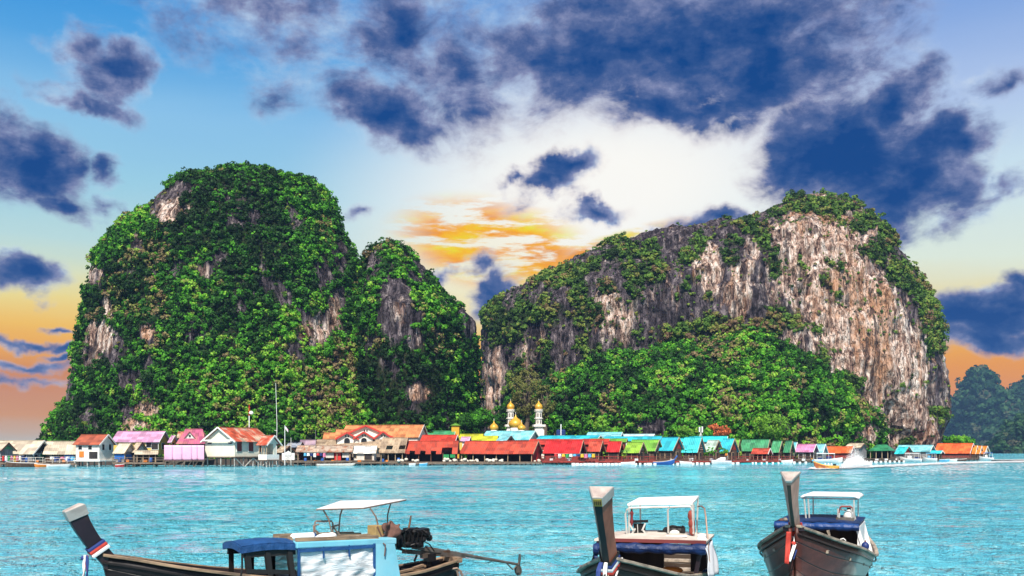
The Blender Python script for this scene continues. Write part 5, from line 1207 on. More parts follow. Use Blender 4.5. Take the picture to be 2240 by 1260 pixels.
def hull_mat(name, col, worn, amt, rough=0.45):
    m = bpy.data.materials.new(name); m.use_nodes = True; T = NT(m.node_tree); b = T.n['Principled BSDF']
    o = T.node('ShaderNodeTexCoord').outputs['Object']; sx = T.node('ShaderNodeSeparateXYZ'); T.put(sx.inputs[0], o)
    att = T.node('ShaderNodeAttribute', attribute_name='strake').outputs['Fac']
    fr = T.math('FRACT', T.math('MULTIPLY', att, 8.0))
    seam = T.mapr(T.math('ABSOLUTE', T.math('SUBTRACT', fr, 0.5)), 0.44, 0.49, 0, 1)
    n1 = T.noise(T.mapping(o, scale=(0.7,2,3)), 1.6, 6, 0.7); n2 = T.noise(T.mapping(o, scale=(0.6,1,1.2)), 0.7, 4, 0.6)
    c = T.ramp(n1, [(0.3, tuple(x*0.55 for x in col)), (0.5, col), (0.72, tuple(min(1,x*1.6+0.01) for x in col))])
    aft = T.mapr(sx.outputs[0], 2.9, 0.6, 0, 1, True)
    c = T.mix(T.math('MULTIPLY', T.mapr(T.math('ADD', n2, T.math('MULTIPLY', aft, 0.30)), 0.52, 0.74, 0, 1), amt), c, worn)
    c = T.mix(T.math('MULTIPLY', seam, 0.75), c, (0.012,0.01,0.01))
    bp = T.node('ShaderNodeBump'); bp.inputs['Strength'].default_value = 0.6; bp.inputs['Distance'].default_value = 0.02
    T.put(bp.inputs['Height'], T.math('SUBTRACT', T.math('MULTIPLY', n1, 0.5), seam)); T.l.new(bp.outputs[0], b.inputs['Normal'])
    T.put(b.inputs['Base Color'], c); b.inputs['Roughness'].default_value = rough; b.inputs['Specular IOR Level'].default_value = 0.35
    return m
B_black = hull_mat('hull_black_maroon', (0.009,0.006,0.007), (0.028,0.018,0.018), 0.5)
B_maroon = hull_mat('hull_maroon_worn', (0.085,0.024,0.018), (0.66,0.55,0.45), 1.0)
B_brown = hull_mat('hull_dark_brown', (0.045,0.028,0.020), (0.12,0.09,0.07), 0.7)
B_wood = pmat('rail_wood', (0.30,0.20,0.125), 0.6, 0.4, 3, stretch=(0.7,3,3), stain=(0.07,0.05,0.04), stain_amt=0.8, sscale=2.2)
B_woodg = pmat('rail_wood_grey', (0.38,0.31,0.24), 0.7, 0.35, 3, stretch=(0.7,3,3), stain=(0.10,0.085,0.07), stain_amt=0.7, sscale=2.2)
B_post = pmat('prow_wood_brown', (0.30,0.11,0.065), 0.5, 0.35, 2.5, stretch=(2,4,0.7), stain=(0.05,0.03,0.025), stain_amt=0.6)
B_postd = pmat('prow_wood_black', (0.018,0.011,0.018), 0.42, 0.35, 2.5, stretch=(2,4,0.7), stain=(0.06,0.035,0.03), stain_amt=0.6)
B_postg = pmat('prow_wood_bleached', (0.52,0.30,0.23), 0.55, 0.25, 2.5, stretch=(2,4,0.7), stain=(0.20,0.14,0.11), stain_amt=0.7)
B_silver = pmat('prow_cap_silver', (0.50,0.48,0.45), 0.45, 0.2, 4, metal=0.5, stain=(0.30,0.27,0.25), stain_amt=0.6, sscale=3)
B_captop = pmat('prow_cap_top', (0.46,0.40,0.36), 0.6, 0.25, 5, stain=(0.30,0.22,0.20), stain_amt=0.7, sscale=3)
B_navy = pmat('tarpaulin_navy', (0.004,0.022,0.095), 0.55, 0.35, 3, bump=0.5, bscale=9)
B_tarp = pmat('tarpaulin_blue', (0.012,0.065,0.20), 0.6, 0.3, 3, bump=0.5, bscale=9)
B_lblue = pmat('cabin_light_blue', (0.16,0.47,0.60), 0.5, 0.15, 2, stain=(0.28,0.50,0.58), stain_amt=0.5)
B_blk = pmat('black_steel', (0.012,0.011,0.012), 0.45, 0.5, 6, metal=0.3)
B_rust = pmat('rusty_steel', (0.16,0.085,0.05), 0.6, 0.5, 6, metal=0.4, stain=(0.06,0.05,0.045), stain_amt=0.8, sscale=4)
B_grey = pmat('shaft_steel', (0.15,0.135,0.12), 0.5, 0.4, 6, metal=0.5, stain=(0.10,0.06,0.04), stain_amt=0.6, sscale=4)
B_pipe = pmat('pipe_brown', (0.26,0.18,0.14), 0.45, 0.35, 5, metal=0.3)
B_chrome = pmat('pipe_pale', (0.62,0.60,0.56), 0.35, 0.2, 5, metal=0.4)
B_sheet = pmat('canopy_sheet', (0.80,0.79,0.77), 0.5, 0.08, 2.5, stain=(0.6,0.56,0.52), stain_amt=0.4, sscale=1.5)
B_buoy = pmat('buoy_white', (0.76,0.75,0.74), 0.5, 0.1, 4, stain=(0.5,0.46,0.42), stain_amt=0.5, sscale=3)
B_jute = pmat('box_tan', (0.34,0.22,0.085), 0.85, 0.35, 6, stain=(0.2,0.12,0.06), stain_amt=0.6)
B_cloth = pmat('cloth_brown', (0.14,0.07,0.055), 0.9, 0.4, 6)
RB_red = pmat('ribbon_red', (0.48,0.045,0.03), 0.7, 0.25, 8); RB_white = pmat('ribbon_white', (0.76,0.75,0.74), 0.7, 0.1, 8); RB_blue = pmat('ribbon_blue', (0.025,0.05,0.20), 0.7, 0.25, 8)

def plastic():
    m = bpy.data.materials.new('clear_plastic'); m.use_nodes = True; T = NT(m.node_tree); b = T.n['Principled BSDF']
    o = T.node('ShaderNodeTexCoord').outputs['Object']
    n = T.noise(T.mapping(o, rot=(0,rad(35),0), scale=(1.2,1,7)), 1.3, 5, 0.65, 1.2)
    b.inputs['Base Color'].default_value = (0.80,0.83,0.86,1); b.inputs['Roughness'].default_value = 0.18
    T.put(b.inputs['Alpha'], T.mapr(n, 0.40, 0.60, 0.55, 0.97))
    bp = T.node('ShaderNodeBump'); bp.inputs['Strength'].default_value = 0.8; bp.inputs['Distance'].default_value = 0.05
    T.put(bp.inputs['Height'], n); T.l.new(bp.outputs[0], b.inputs['Normal']); return m
B_plastic = plastic()

def big_hull(t, st, mat, rail, keelz=-0.30, n=44, m=10, flare=0.75, rw=0.075, rh=0.05, rake=0.9, deckz=None):
    """st: rows (x, half beam, sheer) from stern to bow"""
    A = np.array(sorted(st)); xs = np.linspace(A[0,0], A[-1,0], n+1)
    def sm(c): 
        v = np.interp(xs, A[:,0], A[:,c]); k = np.array([1,2,3,2,1])/9.0
        vp = np.pad(v, 2, mode='edge'); w = np.convolve(vp, k, 'valid'); w[0] = v[0]; w[-1] = v[-1]; return w
    B, S = sm(1), sm(2); xb = A[-1,0]; Lh = xb-A[0,0]
    V, su = [], []
    for i, x in enumerate(xs):
        q = max(0, (x-(xb-Lh*0.22))/(Lh*0.22)); k = keelz+0.55*q*q
        for j in range(-m, m+1):
            u = abs(j)/m; yy = B[i]*u**flare*(1 if j >= 0 else -1)
            V.append((x-rake*q*q*(1-u)**1.3*0.5, yy, k+(S[i]-k)*u**1.25)); su.append(u)
    w = 2*m+1
    mb = MB(); mb.add(V, [(i*w+j, i*w+j+1, (i+1)*w+j+1, (i+1)*w+j) for i in range(n) for j in range(w-1)]); mb.add(V[:w], [tuple(range(w))])
    me = mb.mesh('hull', True); attr(me, 'strake', su+su[:w])
    o = link('hull', me, mat, t); md = o.modifiers.new('solid','SOLIDIFY'); md.thickness = 0.05; md.offset = -1
    for sgn in (-1, 1):
        R = []
        for i, x in enumerate(xs):
            y = sgn*(B[i]+0.015); z = S[i]
            R.append([(x,y-rw*.55,z-rh*.4),(x,y+rw*.55,z-rh*.4),(x,y+rw*.55,z+rh*.6),(x,y-rw*.55,z+rh*.6)])
        MB().loft(R).build('gunwale', rail, t, bevel=0.01)
        R2 = [[(p[0][0],sgn*(B[i]*0.985),S[i]-0.13),(p[0][0],sgn*(B[i]*0.985+0.028),S[i]-0.13),(p[0][0],sgn*(B[i]*0.985+0.028),S[i]-0.10),(p[0][0],sgn*(B[i]*0.985),S[i]-0.10)] for i, p in enumerate(R)]
        MB().loft(R2).build('rubbing_strake', mat, t)
    dz = deckz or (min(S)-0.45); fl = MB()
    bi = [B[i]*0.86 for i in range(n+1)]
    fl.add([(xs[i],-bi[i],dz) for i in range(n+1)]+[(xs[i],bi[i],dz) for i in range(n+1)], [(i,i+1,n+2+i,n+1+i) for i in range(n)])
    fl.build('floorboards', pmat('floorboards', (0.10,0.065,0.045), 0.8, 0.4, 2, stripe=('Y',0.22,0.9)), t)
    th = MB()
    for x in np.arange(A[0,0]+0.6, xb-0.9, 1.05):
        b = float(np.interp(x, xs, B)); z = float(np.interp(x, xs, S))
        th.box((x,0,z-0.22),(0.22,2*b*0.93,0.05))
    th.build('thwarts', rail, t)
    return lambda x: (float(np.interp(x, xs, B)), float(np.interp(x, xs, S)))

def prow(t, path, sect, mat, cap_mat, cap_len=0.16, cap_top=None, strip=None):
    """stem post: rings of (front width, back width, depth) along a path from foot to top"""
    path = [Vector(p) for p in path]; rings = []
    P = []; S = []
    for i in range(len(path)-1):
        for k in range(6): f = k/6; P.append(path[i].lerp(path[i+1], f)); S.append([a*(1-f)+b*f for a, b in zip(sect[i], sect[i+1])])
    P.append(path[-1]); S.append(list(sect[-1]))
    # round the bends
    for _ in range(3): P = [P[0]]+[(P[i-1]+P[i]*2+P[i+1])/4 for i in range(1, len(P)-1)]+[P[-1]]
    def ring(p, d, s, g=0.0):
        fx = Vector((d.z, 0, -d.x)).normalized(); wf, wb, dp = s; wf += g; wb += g; dp += g
        return [p+fx*dp/2+Vector((0,-wf/2,0)), p+fx*dp/2+Vector((0,wf/2,0)), p-fx*dp/2+Vector((0,wb/2,0)), p-fx*dp/2+Vector((0,-wb/2,0))]
    for i, p in enumerate(P):
        d = (P[min(i+1,len(P)-1)]-P[max(i-1,0)]).normalized(); d.y = 0; rings.append((p, d, S[i]))
    MB().loft([ring(*r) for r in rings]).build('prow_post', mat, t, bevel=0.012)
    if strip:
        SR = []
        for p_, d_, s_ in rings[:-1]:
            fx = Vector((d_.z,0,-d_.x)).normalized(); w_ = s_[0]*0.46
            SR.append([p_+fx*(s_[2]/2-.004)+Vector((0,-w_,0)), p_+fx*(s_[2]/2-.004)+Vector((0,w_,0)), p_+fx*(s_[2]/2+.006)+Vector((0,w_,0)), p_+fx*(s_[2]/2+.006)+Vector((0,-w_,0))])
        MB().loft(SR).build('front_strip', strip, t)
    p, d, s = rings[-1]; q = p-d*cap_len
    c = MB().loft([ring(q, d, [s[0]*0.98,s[1]*0.98,s[2]*0.98], 0.022), ring(p+d*0.012, d, s, 0.022)]).build('prow_cap', cap_mat, t, bevel=0.006)
    MB().loft([ring(p+d*0.014, d, s, 0.006), ring(p+d*0.024, d, s, -0.02)]).build('cap_top', cap_top or B_captop, c)
    return rings, ring

def sash(fr, label, rings, ring, i0, cols, tails, wdt=0.05, tilt=0.0):
    """ribbons tied round the stem: a thing of its own"""
    p0 = rings[i0][0]; t = fr.empty('ribbon', label, 'ribbon', None, p0)
    for k, c in enumerate(cols):
        p, d, s = rings[i0]; g = 0.035+0.006*k; off = -k*wdt
        R = []
        for q in np.linspace(0, wdt*0.97, 3):
            R.append([v-p0 for v in ring(p+d*(off-q), d, s, g+0.012*math.sin(q/wdt*PI))])
        MB().loft(R, cap=False).build('band', c, t, solid=0.012)
    for (pts, w, c) in tails:
        pts = [Vector(a)-p0 for a in pts]
        m = MB()
        def fn(u, v):
            x = v*(len(pts)-1); i = min(int(x), len(pts)-2); f = x-i; b = pts[i].lerp(pts[i+1], f)
            return (b.x+0.02*math.sin(5*v+3*u), b.y+(u-.5)*w, b.z)
        m.grid(fn, 4, 14).build('tail', c, t, smooth=True, solid=0.01)
    kn = MB().ball((rings[i0][2][2]*0.5+0.05, 0, -0.06-0.05*len(cols)), 0.03, 0.04, 0.035, 8, 6); kn.build('knot', cols[0], t, smooth=True)
    return t

# ------------------------------------------------------------------ boat at the left, bow to the left
f1 = Fr(232, 15.5, -0.809, -0.588, 3.75)
b1 = f1.empty('longtail_boat', 'dark long-tail boat at the left with a light blue cabin and raised engine shaft', 'boat', 'long-tail boats in the foreground')
rail = [f1.at(262,1219,.10), f1.at(330,1231,.32), f1.at(400,1243,.46), f1.at(480,1253,.56), f1.at(560,1262,.63), f1.at(700,1272,.72), f1.at(830,1268,.66), f1.at(930,1250,.48), f1.at(1000,1226,.24)]
st1 = [(p.x, p.y, p.z) for p in rail]+[(f1.at(222,1214,0).x, 0.05, f1.at(222,1214,0).z)]
st1.sort(); prof1 = big_hull(b1, st1, B_black, B_wood, rake=1.0)
rg, rf = prow(b1, [f1.at(262,1262)+Vector((-.1,0,-.2)), f1.at(236,1224), f1.at(205,1190), f1.at(178,1150), f1.at(160,1112)], [(.10,.14,.20),(.11,.17,.22),(.13,.20,.23),(.16,.25,.25),(.19,.30,.28)], B_postd, B_silver, 0.155)
kf = rg[12][0]
sash(f1, 'blue red and white ribbon tied round the dark prow of the left boat', rg, rf, 12, [RB_blue, RB_red, RB_white], [([f1.at(200,1213)+Vector((.06,.05,0)), f1.at(197,1230)+Vector((.06,.06,0)), f1.at(196,1250)+Vector((.06,.06,0)), f1.at(195,1275)+Vector((.06,.06,0))], .035, RB_red), ([f1.at(201,1213)+Vector((.08,.08,0)), f1.at(199,1235)+Vector((.08,.09,0)), f1.at(197,1275)+Vector((.08,.08,0))], .03, RB_blue), ([f1.at(198,1213)+Vector((.08,.03,0)), f1.at(195,1240)+Vector((.09,.03,0)), f1.at(193,1275)+Vector((.09,.03,0))], .03, RB_white)], 0.055)
# front awning
yn = 0.66
ya = -0.15
a, b = f1.at(528,1194,yn), f1.at(648,1193,yn); zr = (a.z+b.z)/2
def awning(u, v): return (b.x+(a.x-b.x)*u, ya+(yn-ya)*v, zr+0.05*math.sin(v*PI)+0.03*math.sin(u*PI)+0.004*math.sin(u*40))
MB().grid(awning, 16, 8).build('awning', B_tarp, b1, solid=0.03)
vm = MB(); vm.grid(lambda u,v: (b.x+(a.x-b.x)*u, yn+0.015+0.006*math.sin(u*30), zr+0.03*math.sin(u*PI)-0.10*v), 24, 2); vm.grid(lambda u,v: (a.x+0.01, ya+(yn-ya)*u, zr+0.05*math.sin(u*PI)-0.10*v), 12, 2)
vm.grid(lambda u,v: (b.x+(a.x-b.x)*u, ya-0.015, zr+0.03*math.sin(u*PI)-0.10*v), 24, 2)
vm.build('awning_valance', B_tarp, b1, solid=0.02)
MB().beam((a.x-.05,yn-.05,zr-.13),(b.x,yn-.05,zr-.13),.05,.10).build('awning_rail', P_black, b1); MB().beam((a.x-.05,ya+.05,zr-.13),(b.x,ya+.05,zr-.13),.05,.10).build('awning_rail', P_black, b1)
for px in (540,584,632):
    p = f1.at(px,1198,yn-.05); bb, sz = prof1(p.x)
    for sy in (1,-1): MB().beam((p.x-.06,bb*.96 if sy > 0 else ya-.1,sz-.1),(p.x,yn-.05 if sy > 0 else ya+.05,zr-.1),.085,.085).build('awning_post', P_black, b1)
MB().tube([(a.x-.02,yn-.02,zr-.1),(a.x-.02,yn-.02,zr-.35),(a.x+.03,yn,zr-.55)],.018,6).build('thin_stay', P_black, b1)
p, q = f1.at(540,1250,yn), f1.at(648,1252,yn); MB().beam((p.x,yn-.03,p.z),(q.x,yn-.03,q.z),.05,.07).build('side_rail', P_black, b1)
# cabin
c0, c1 = f1.at(648,1186,.72), f1.at(868,1193,.72); zc = c0.z; zc1 = zc-0.03
MB().loft([[(c0.x,-.32,zc-.11),(c0.x,.74,zc-.11),(c0.x,.74,zc),(c0.x,-.32,zc)],[(c1.x,-.32,zc1-.11),(c1.x,.72,zc1-.11),(c1.x,.72,zc1),(c1.x,-.32,zc1)]]).build('cabin_roof', B_lblue, b1, bevel=0.02)
for yy in (.66,.35,.0,-.28): MB().beam((c0.x-.02,yy,zc+.035),(c1.x+.35,yy,zc1+.035),.07,.06).build('roof_batten', B_wood, b1)
k0, k1 = f1.at(652,1200,.70).x, f1.at(818,1200,.70).x
def curt(sy):
    def fn(u, v):
        x = k0+(k1-k0)*u; bb, sz = prof1(x); fold = 0.016*math.sin(u*23+v*6)+0.014*math.sin(u*9-v*11)+0.008*math.sin((u*1.4+v)*19)
        return (x, sy*((0.70 if sy > 0 else 0.30)+fold*(0.4+v)+0.02*v), zc-.12-(zc-.12-sz+.05)*v)
    return fn
MB().grid(curt(1), 60, 24).build('plastic_curtain', B_plastic, b1, smooth=True)
MB().grid(curt(-1), 40, 12).build('plastic_curtain', B_plastic, b1, smooth=True)
for px in (652,706,762,817):
    x = f1.at(px,1200,.70).x; bb, sz = prof1(x); w_ = .05 if px in (652,817) else .025
    for sy in (1,-1): MB().beam((x,.735 if sy > 0 else -.33,sz-.1 if w_ > .03 else zc-.30),(x,.725 if sy > 0 else -.33,zc-.1),w_*.8,.03).build('curtain_edge' if w_ > .03 else 'curtain_tie', B_tarp, b1)
MB().beam((k0,.735,zc-.145),(k1,.735,zc-.15),.02,.06).build('curtain_hem', B_tarp, b1)
bp0, bp1 = f1.at(818,1200,.70).x, f1.at(862,1200,.70).x
for sy in (1,-1):
    sz = prof1(bp1)[1]-.1; MB().add([(bp0,.71 if sy > 0 else -.31,zc-.11),(bp1,.70 if sy > 0 else -.31,zc-.11),(bp1-.12,.74 if sy > 0 else -.31,sz),(bp0,.74 if sy > 0 else -.31,sz)],[(0,1,2,3)]).build('cabin_panel', B_lblue, b1, solid=0.03)
sz = prof1(bp1)[1]
MB().box((bp1+.03,.2,(zc+sz)/2-.1),(0.04,.95,zc-sz-.05)).build('rear_bulkhead', B_lblue, b1)
# helmsman's chair frame and sun roof on the cabin top
def pipes(t, name, polys, r, mat, fr=None):
    if name in ('canopy_posts','roof_posts','sun_roof_poles'):
        for pl in polys: MB().tube(pl, r, 6).build('post', mat, t)
        return
    m = MB()
    for pl in polys: m.tube(pl, r, 6)
    return m.build(name, mat, t)
ch = [[f1.at(686,1175,.25), f1.at(686,1150,.25), f1.at(697,1147,.25)], [f1.at(690,1160,.25), f1.at(704,1174,.25)], [f1.at(689,1142,.1), f1.at(692,1140,.1), f1.at(725,1140,.1), f1.at(728,1145,.1), f1.at(728,1172,.1)], [f1.at(728,1152,.1), f1.at(748,1176,.1)], [f1.at(689,1142,.1), f1.at(688,1174,.1)], [f1.at(726,1152,.1), f1.at(742,1148,.0)]]
pipes(b1, 'chair_frame', ch, .016, B_pipe)
cn = [f1.at(692,1114,.35), f1.at(745,1096,-.55), f1.at(888,1093,-.55), f1.at(795,1111,.35)]
def cfn(u, v): 
    p = cn[0].lerp(cn[3], u).lerp(cn[1].lerp(cn[2], u), v); return (p.x, p.y, p.z+0.03*math.sin(u*PI)*math.sin(v*PI))
sr = MB().grid(cfn, 12, 8).build('sun_roof', B_sheet, b1, solid=0.012)
pipes(sr, 'roof_hem', [[c_+Vector((0,0,-.01)) for c_ in (cn[0],cn[3],cn[2],cn[1],cn[0])]], .014, B_pipe)
pipes(b1, 'sun_roof_poles', [[f1.at(706,1114,.3), f1.at(719,1136,.28), f1.at(727,1172,.28)], [f1.at(749,1112,-.1), f1.at(744,1128,-.1), f1.at(740,1178,-.1)], [f1.at(808,1109,.25), f1.at(822,1130,.28), f1.at(829,1156,.28), f1.at(831,1178,.28)], [f1.at(855,1100,-.4), f1.at(848,1125,-.4), f1.at(847,1172,-.4)]], .015, B_pipe)
# things lying on the cabin roof
def fender(fr, px, py, y, rpx, lpx, label, endmat, ang=0.0, body=B_buoy):
    c = fr.at(px, py, y); s = F/fr.dep(c.x, y); r = rpx/s; L = lpx/s
    t = fr.empty('fender', label, 'buoy', None, c); R = Matrix.Rotation(ang,3,'Z')
    pr = lambda z0, z1, k: [(r*0.55,z0),(r*.9,z0+(z1-z0)*.3),(r,z0+(z1-z0)*.7),(r,z1)]
    m = MB().lathe([(0.03,-L/2),(r*.7,-L/2+r*.25),(r,-L/2+r*.7),(r,L/2-r*1.2),(r,L/2-r*.9)], (0,0,0), 14); o = m.build('body', body, t, smooth=True); o.rotation_euler = (0, rad(90), ang)
    e = MB().lathe([(r*1.005,L/2-r*1.0),(r*.98,L/2-r*.7),(r*.7,L/2-r*.2),(r*.25,L/2),(r*.12,L/2+r*.25)], (0,0,0), 14).build('end_cap', endmat, t, smooth=True); e.rotation_euler = (0, rad(90), ang)
fender(f1, 664, 1173, .35, 7.5, 60, 'longest white fender lying on the light blue cabin roof', B_tarp, PI)
fender(f1, 770, 1177, .35, 7, 40, 'white fender with a navy end on the light blue cabin roof', P_navy, 0)
c = f1.at(713,1180,.45); t = f1.empty('bag', 'crumpled white bag between the two fenders on the cabin roof', 'bag', None, c)
m = MB(); m.ball((0,0,.04),.18,.12,.07,14,8); m.ball((-.1,.02,.06),.09,.09,.06,10,6); m.ball((.1,-.02,.03),.10,.09,.05,10,6); m.build('sack', B_buoy, t, smooth=True)
c = f1.at(822,1183,.30); t = f1.empty('box', 'tan box strapped at the rear of the light blue cabin roof', 'box', None, c)
MB().box((0,0,.14),(.20,.24,.28),(0,0,.2)).build('carton', B_jute, t, bevel=0.012); MB().box((0,0,.14),(.03,.25,.285),(0,.5,.2)).build('strap', B_cloth, t)
c = f1.at(845,1190,.38); t = f1.empty('cloth', 'brown cloth draped beside the tan box on the cabin roof', 'cloth', None, c)
MB().grid(lambda u,v: (0.10-0.34*u+0.03*math.sin(9*v), 0.03+0.05*math.sin(7*u+5*v)+.12*v*(1-v), 0.40*(1-v)**0.8*(1-.3*abs(u-.5))+0.03*math.sin(13*u)), 16, 14).build('drape', B_cloth, t, smooth=True, solid=0.03)
pts = [f1.at(838,1188,.74), f1.at(843,1192,.77), f1.at(842,1208,.77), f1.at(841,1217,.77)]
t = f1.empty('rope', 'loose brown rope end hanging over the light blue cabin edge', 'rope', None, pts[0]); MB().tube([p-pts[0] for p in pts], .012, 6).build('strand', B_cloth, t)
# engine on its pivot and the long shaft
def engine():
    c = f1.at(905,1186,0); s = F/f1.dep(c.x,0)
    e = MB(); k = lambda px, py, y=0.0: f1.at(px,py,y)
    e.box(k(900,1186),(.36,.30,.18)); e.box(k(888,1172),(.16,.26,.22)); e.box(k(915,1170),(.34,.2,.14),(0,.2,0)); e.box(k(897,1160),(.22,.16,.09)); e.box(k(922,1162),(.2,.26,.10),(0,.15,0))
    e.ball(k(930,1168,.05),.10,.12,.09,10,7); e.ball(k(876,1180,.1),.075,.05,.13,10,7); e.ball(k(905,1163,.12),.07,.07,.06,8,6); e.ball(k(938,1176,-.03),.06,.1,.07,8,6)
    for (px, py, y, r1, r2, r3) in ((880,1164,.1,.05,.06,.05),(911,1158,-.05,.06,.06,.045),(926,1180,.12,.06,.05,.06),(893,1190,.16,.07,.03,.05),(915,1192,.15,.06,.03,.05),(935,1160,.0,.045,.06,.04)): e.ball(k(px,py,y), r1, r2, r3, 9, 6)
    for (aa, bb2) in (((880,1166),(905,1158)),((905,1158),(930,1172)),((888,1196),(925,1194)),((926,1160),(942,1182)),((874,1170),(890,1160)),((930,1186),(950,1206))): e.tube([k(*aa,.14), k((aa[0]+bb2[0])/2,(aa[1]+bb2[1])/2-5,.19), k(*bb2,.14)], .013, 6)
    for q in range(5): e.tube([k(884+9*q,1160,.1), k(888+9*q,1166,.2), k(886+9*q,1182,.19)], .012, 5)
    en = e.build('engine', B_blk, b1, bevel=0.02)
    MB().tube([k(894,1156), k(897,1142), k(899,1128)], [.022,.020,.017], 7).build('exhaust_pipe', B_rust, en)
    MB().lathe([(.13,-.03),(.15,-.01),(.15,.02),(.09,.04)], (0,0,0), 16).build('flywheel', B_blk, en, k(872,1184,.12)).rotation_euler = (0,rad(90),0)
    pipes(en, 'guard_frame', [[k(872,1166,.14), k(869,1178,.14), k(869,1198,.14), k(880,1201,.14)], [k(868,1200,0), k(898,1206,0), k(930,1206,0)]], .014, B_blk)
    m = MB(); m.beam(k(882,1206),k(1016,1216),.10,.08); m.beam(k(905,1198),k(960,1206),.16,.06); m.box(k(944,1212),(.45,.12,.10),(0,.08,0)); m.build('shaft_bed', B_grey, b1)
    m = MB(); m.box(k(940,1219),(.16,.2,.14)); m.tube([k(940,1214),k(940,1238)],.05,8); m.beam(k(912,1214),k(906,1228),.03); m.build('pivot_mount', B_blk, b1)
    MB().box(k(968,1208),(.30,.08,.05),(0,.1,0)).build('rusty_plate', B_rust, b1)
    tip = k(1135,1235); a_ = k(930,1199)
    sh = MB().tube([a_, a_.lerp(tip,.45), tip], [.042,.034,.024], 8).build('propeller_shaft', B_grey, b1)
    d = (tip-a_).normalized()
    pr = MB(); _, u, w = frame_of(d)
    pr.lathe([(.02,-.04),(.035,0),(.02,.05)], (0,0,0), 8)
    for ang in (0.35, 0.35+PI):
        cdir = Vector((0,math.sin(ang)*0.55,math.cos(ang))).normalized(); n_ = cdir.cross(d).normalized()
        ctr = cdir*.12; V_ = [ctr+(cdir*math.cos(q)*.11+n_*math.sin(q)*.085)+d*(.03*math.sin(q)) for q in np.linspace(0,2*PI,15)[:-1]]
        pr.add([v+d*.006 for v in V_]+[v-d*.006 for v in V_], [tuple(range(14)), tuple(range(27,13,-1))]+[(i,14+i,14+(i+1)%14,(i+1)%14) for i in range(14)])
    pr.build('propeller', B_grey, sh, tip)
    m = MB(); m.tube([k(1106,1230),k(1122,1246),k(1130,1238)],.014,6); m.box(tip+Vector((.02,0,-.08)),(.07,.03,.16)); m.build('skeg', B_grey, sh)
    pipes(b1, 'tiller_bar', [[k(898,1206,.05), k(880,1203,.05), k(866,1200,.05)]], .018, B_grey)
engine()
# stern clutter
m = MB()
for (pa, pb, ya) in (((872,1252),(930,1238),.1),((880,1246),(950,1246),-.05),((905,1243),(925,1236),.15)): m.beam(f1.at(*pa,ya), f1.at(*pb,ya-.1), .06, .04)
m.build('stern_planks', B_wood, b1)
pipes(b1, 'stern_hook', [[f1.at(985,1245,.28), f1.at(1000,1243,.32), f1.at(1008,1250,.34), f1.at(1012,1265,.34)],[f1.at(990,1243,.26), f1.at(1000,1249,.3), f1.at(1003,1262,.3)]], .022, B_pipe)
x, y_, z_ = f1.at(1000,1226,0); bs, ss = prof1(-3.7)
MB().beam((st1[0][0]-.02,-.30,st1[0][2]+.01),(st1[0][0]-.02,.30,st1[0][2]+.01),.12,.10).build('stern_cap', B_wood, b1)

# ------------------------------------------------------------------ middle boat, bow to the camera
f2 = Fr(1330, 14.5, -0.284, -0.959, 4.0)
b2 = f2.empty('longtail_boat', 'brown long-tail boat in the middle with a navy tarpaulin edge and white slanted sun roof', 'boat', 'long-tail boats in the foreground')
st2 = [(-4,.62,1.1),(-3,.85,.98),(-1,1.0,.93),(0,1.02,.95),(1.8,.93,1.12),(2.5,.74,1.24),(3.0,.57,1.36),(3.5,.34,1.48),(3.85,.14,1.58),(4.0,.06,1.62)]
prof2 = big_hull(b2, st2, B_brown, B_woodg, rake=1.0)
rg, rf = prow(b2, [f2.at(1337,1268)+Vector((-.08,0,-.2)), f2.at(1331,1236), f2.at(1324,1180), f2.at(1316,1125), f2.at(1311,1078)], [(.10,.16,.20),(.11,.26,.24),(.09,.25,.22),(.10,.28,.25),(.125,.34,.30)], B_post, B_silver, 0.13, None, P_black)
p, d, s_ = rg[-1]; fx = Vector((d.z,0,-d.x)).normalized()
pl = MB().box((0,0,0),(.012,s_[0]*0.95,.11)); o = pl.build('name_plate', pmat('plate_olive',(0.24,0.20,0.04),0.5,0.3,6), b2, p+fx*(s_[2]/2+.016)-d*.065); o.rotation_euler = (0, math.atan2(fx.x, fx.z)-PI/2, 0)
for k in range(4):
    q = MB().box((.010,-.042+.028*k,0),(.006,.011 if k in (0,) else .018,.06)); q.box((.010,-.042+.028*k,0.012),(.0061,.022,.010)); r_ = q.build('plate_character', pmat('plate_ink',(0.06,0.05,0.02),0.7), o)
MB().box((rg[3][0].x+.1,0,rg[3][0].z-.6),(.10,.05,1.4),(0,.25,0)).build('stem_band', B_woodg, b2)
sash(f2, 'navy white and red ribbon wrapped round the brown prow of the middle boat', rg, rf, 8, [P_black, RB_blue, RB_white, RB_red], [([f2.at(1327,1228)+Vector((.14,-.05,0)), f2.at(1323,1245)+Vector((.16,-.06,0)), f2.at(1322,1275)+Vector((.16,-.07,0))], .06, RB_blue), ([f2.at(1334,1230)+Vector((.14,.04,0)), f2.at(1333,1245)+Vector((.15,.05,0)), f2.at(1334,1256)+Vector((.15,.05,0))], .045, RB_white), ([f2.at(1330,1228)+Vector((.15,0,0)), f2.at(1328,1248)+Vector((.17,0,0)), f2.at(1328,1275)+Vector((.17,0,0))], .05, RB_white)], 0.06)
r0 = f2.at(1361,1221,.12); r1 = f2.side(1341,1278,4.25)
t = f2.empty('rope', 'taut pale mooring rope from the bow of the middle boat', 'rope', None, r0); MB().tube([Vector((0,0,0)), r1-r0], .014, 6).build('strand', B_sheet, t)
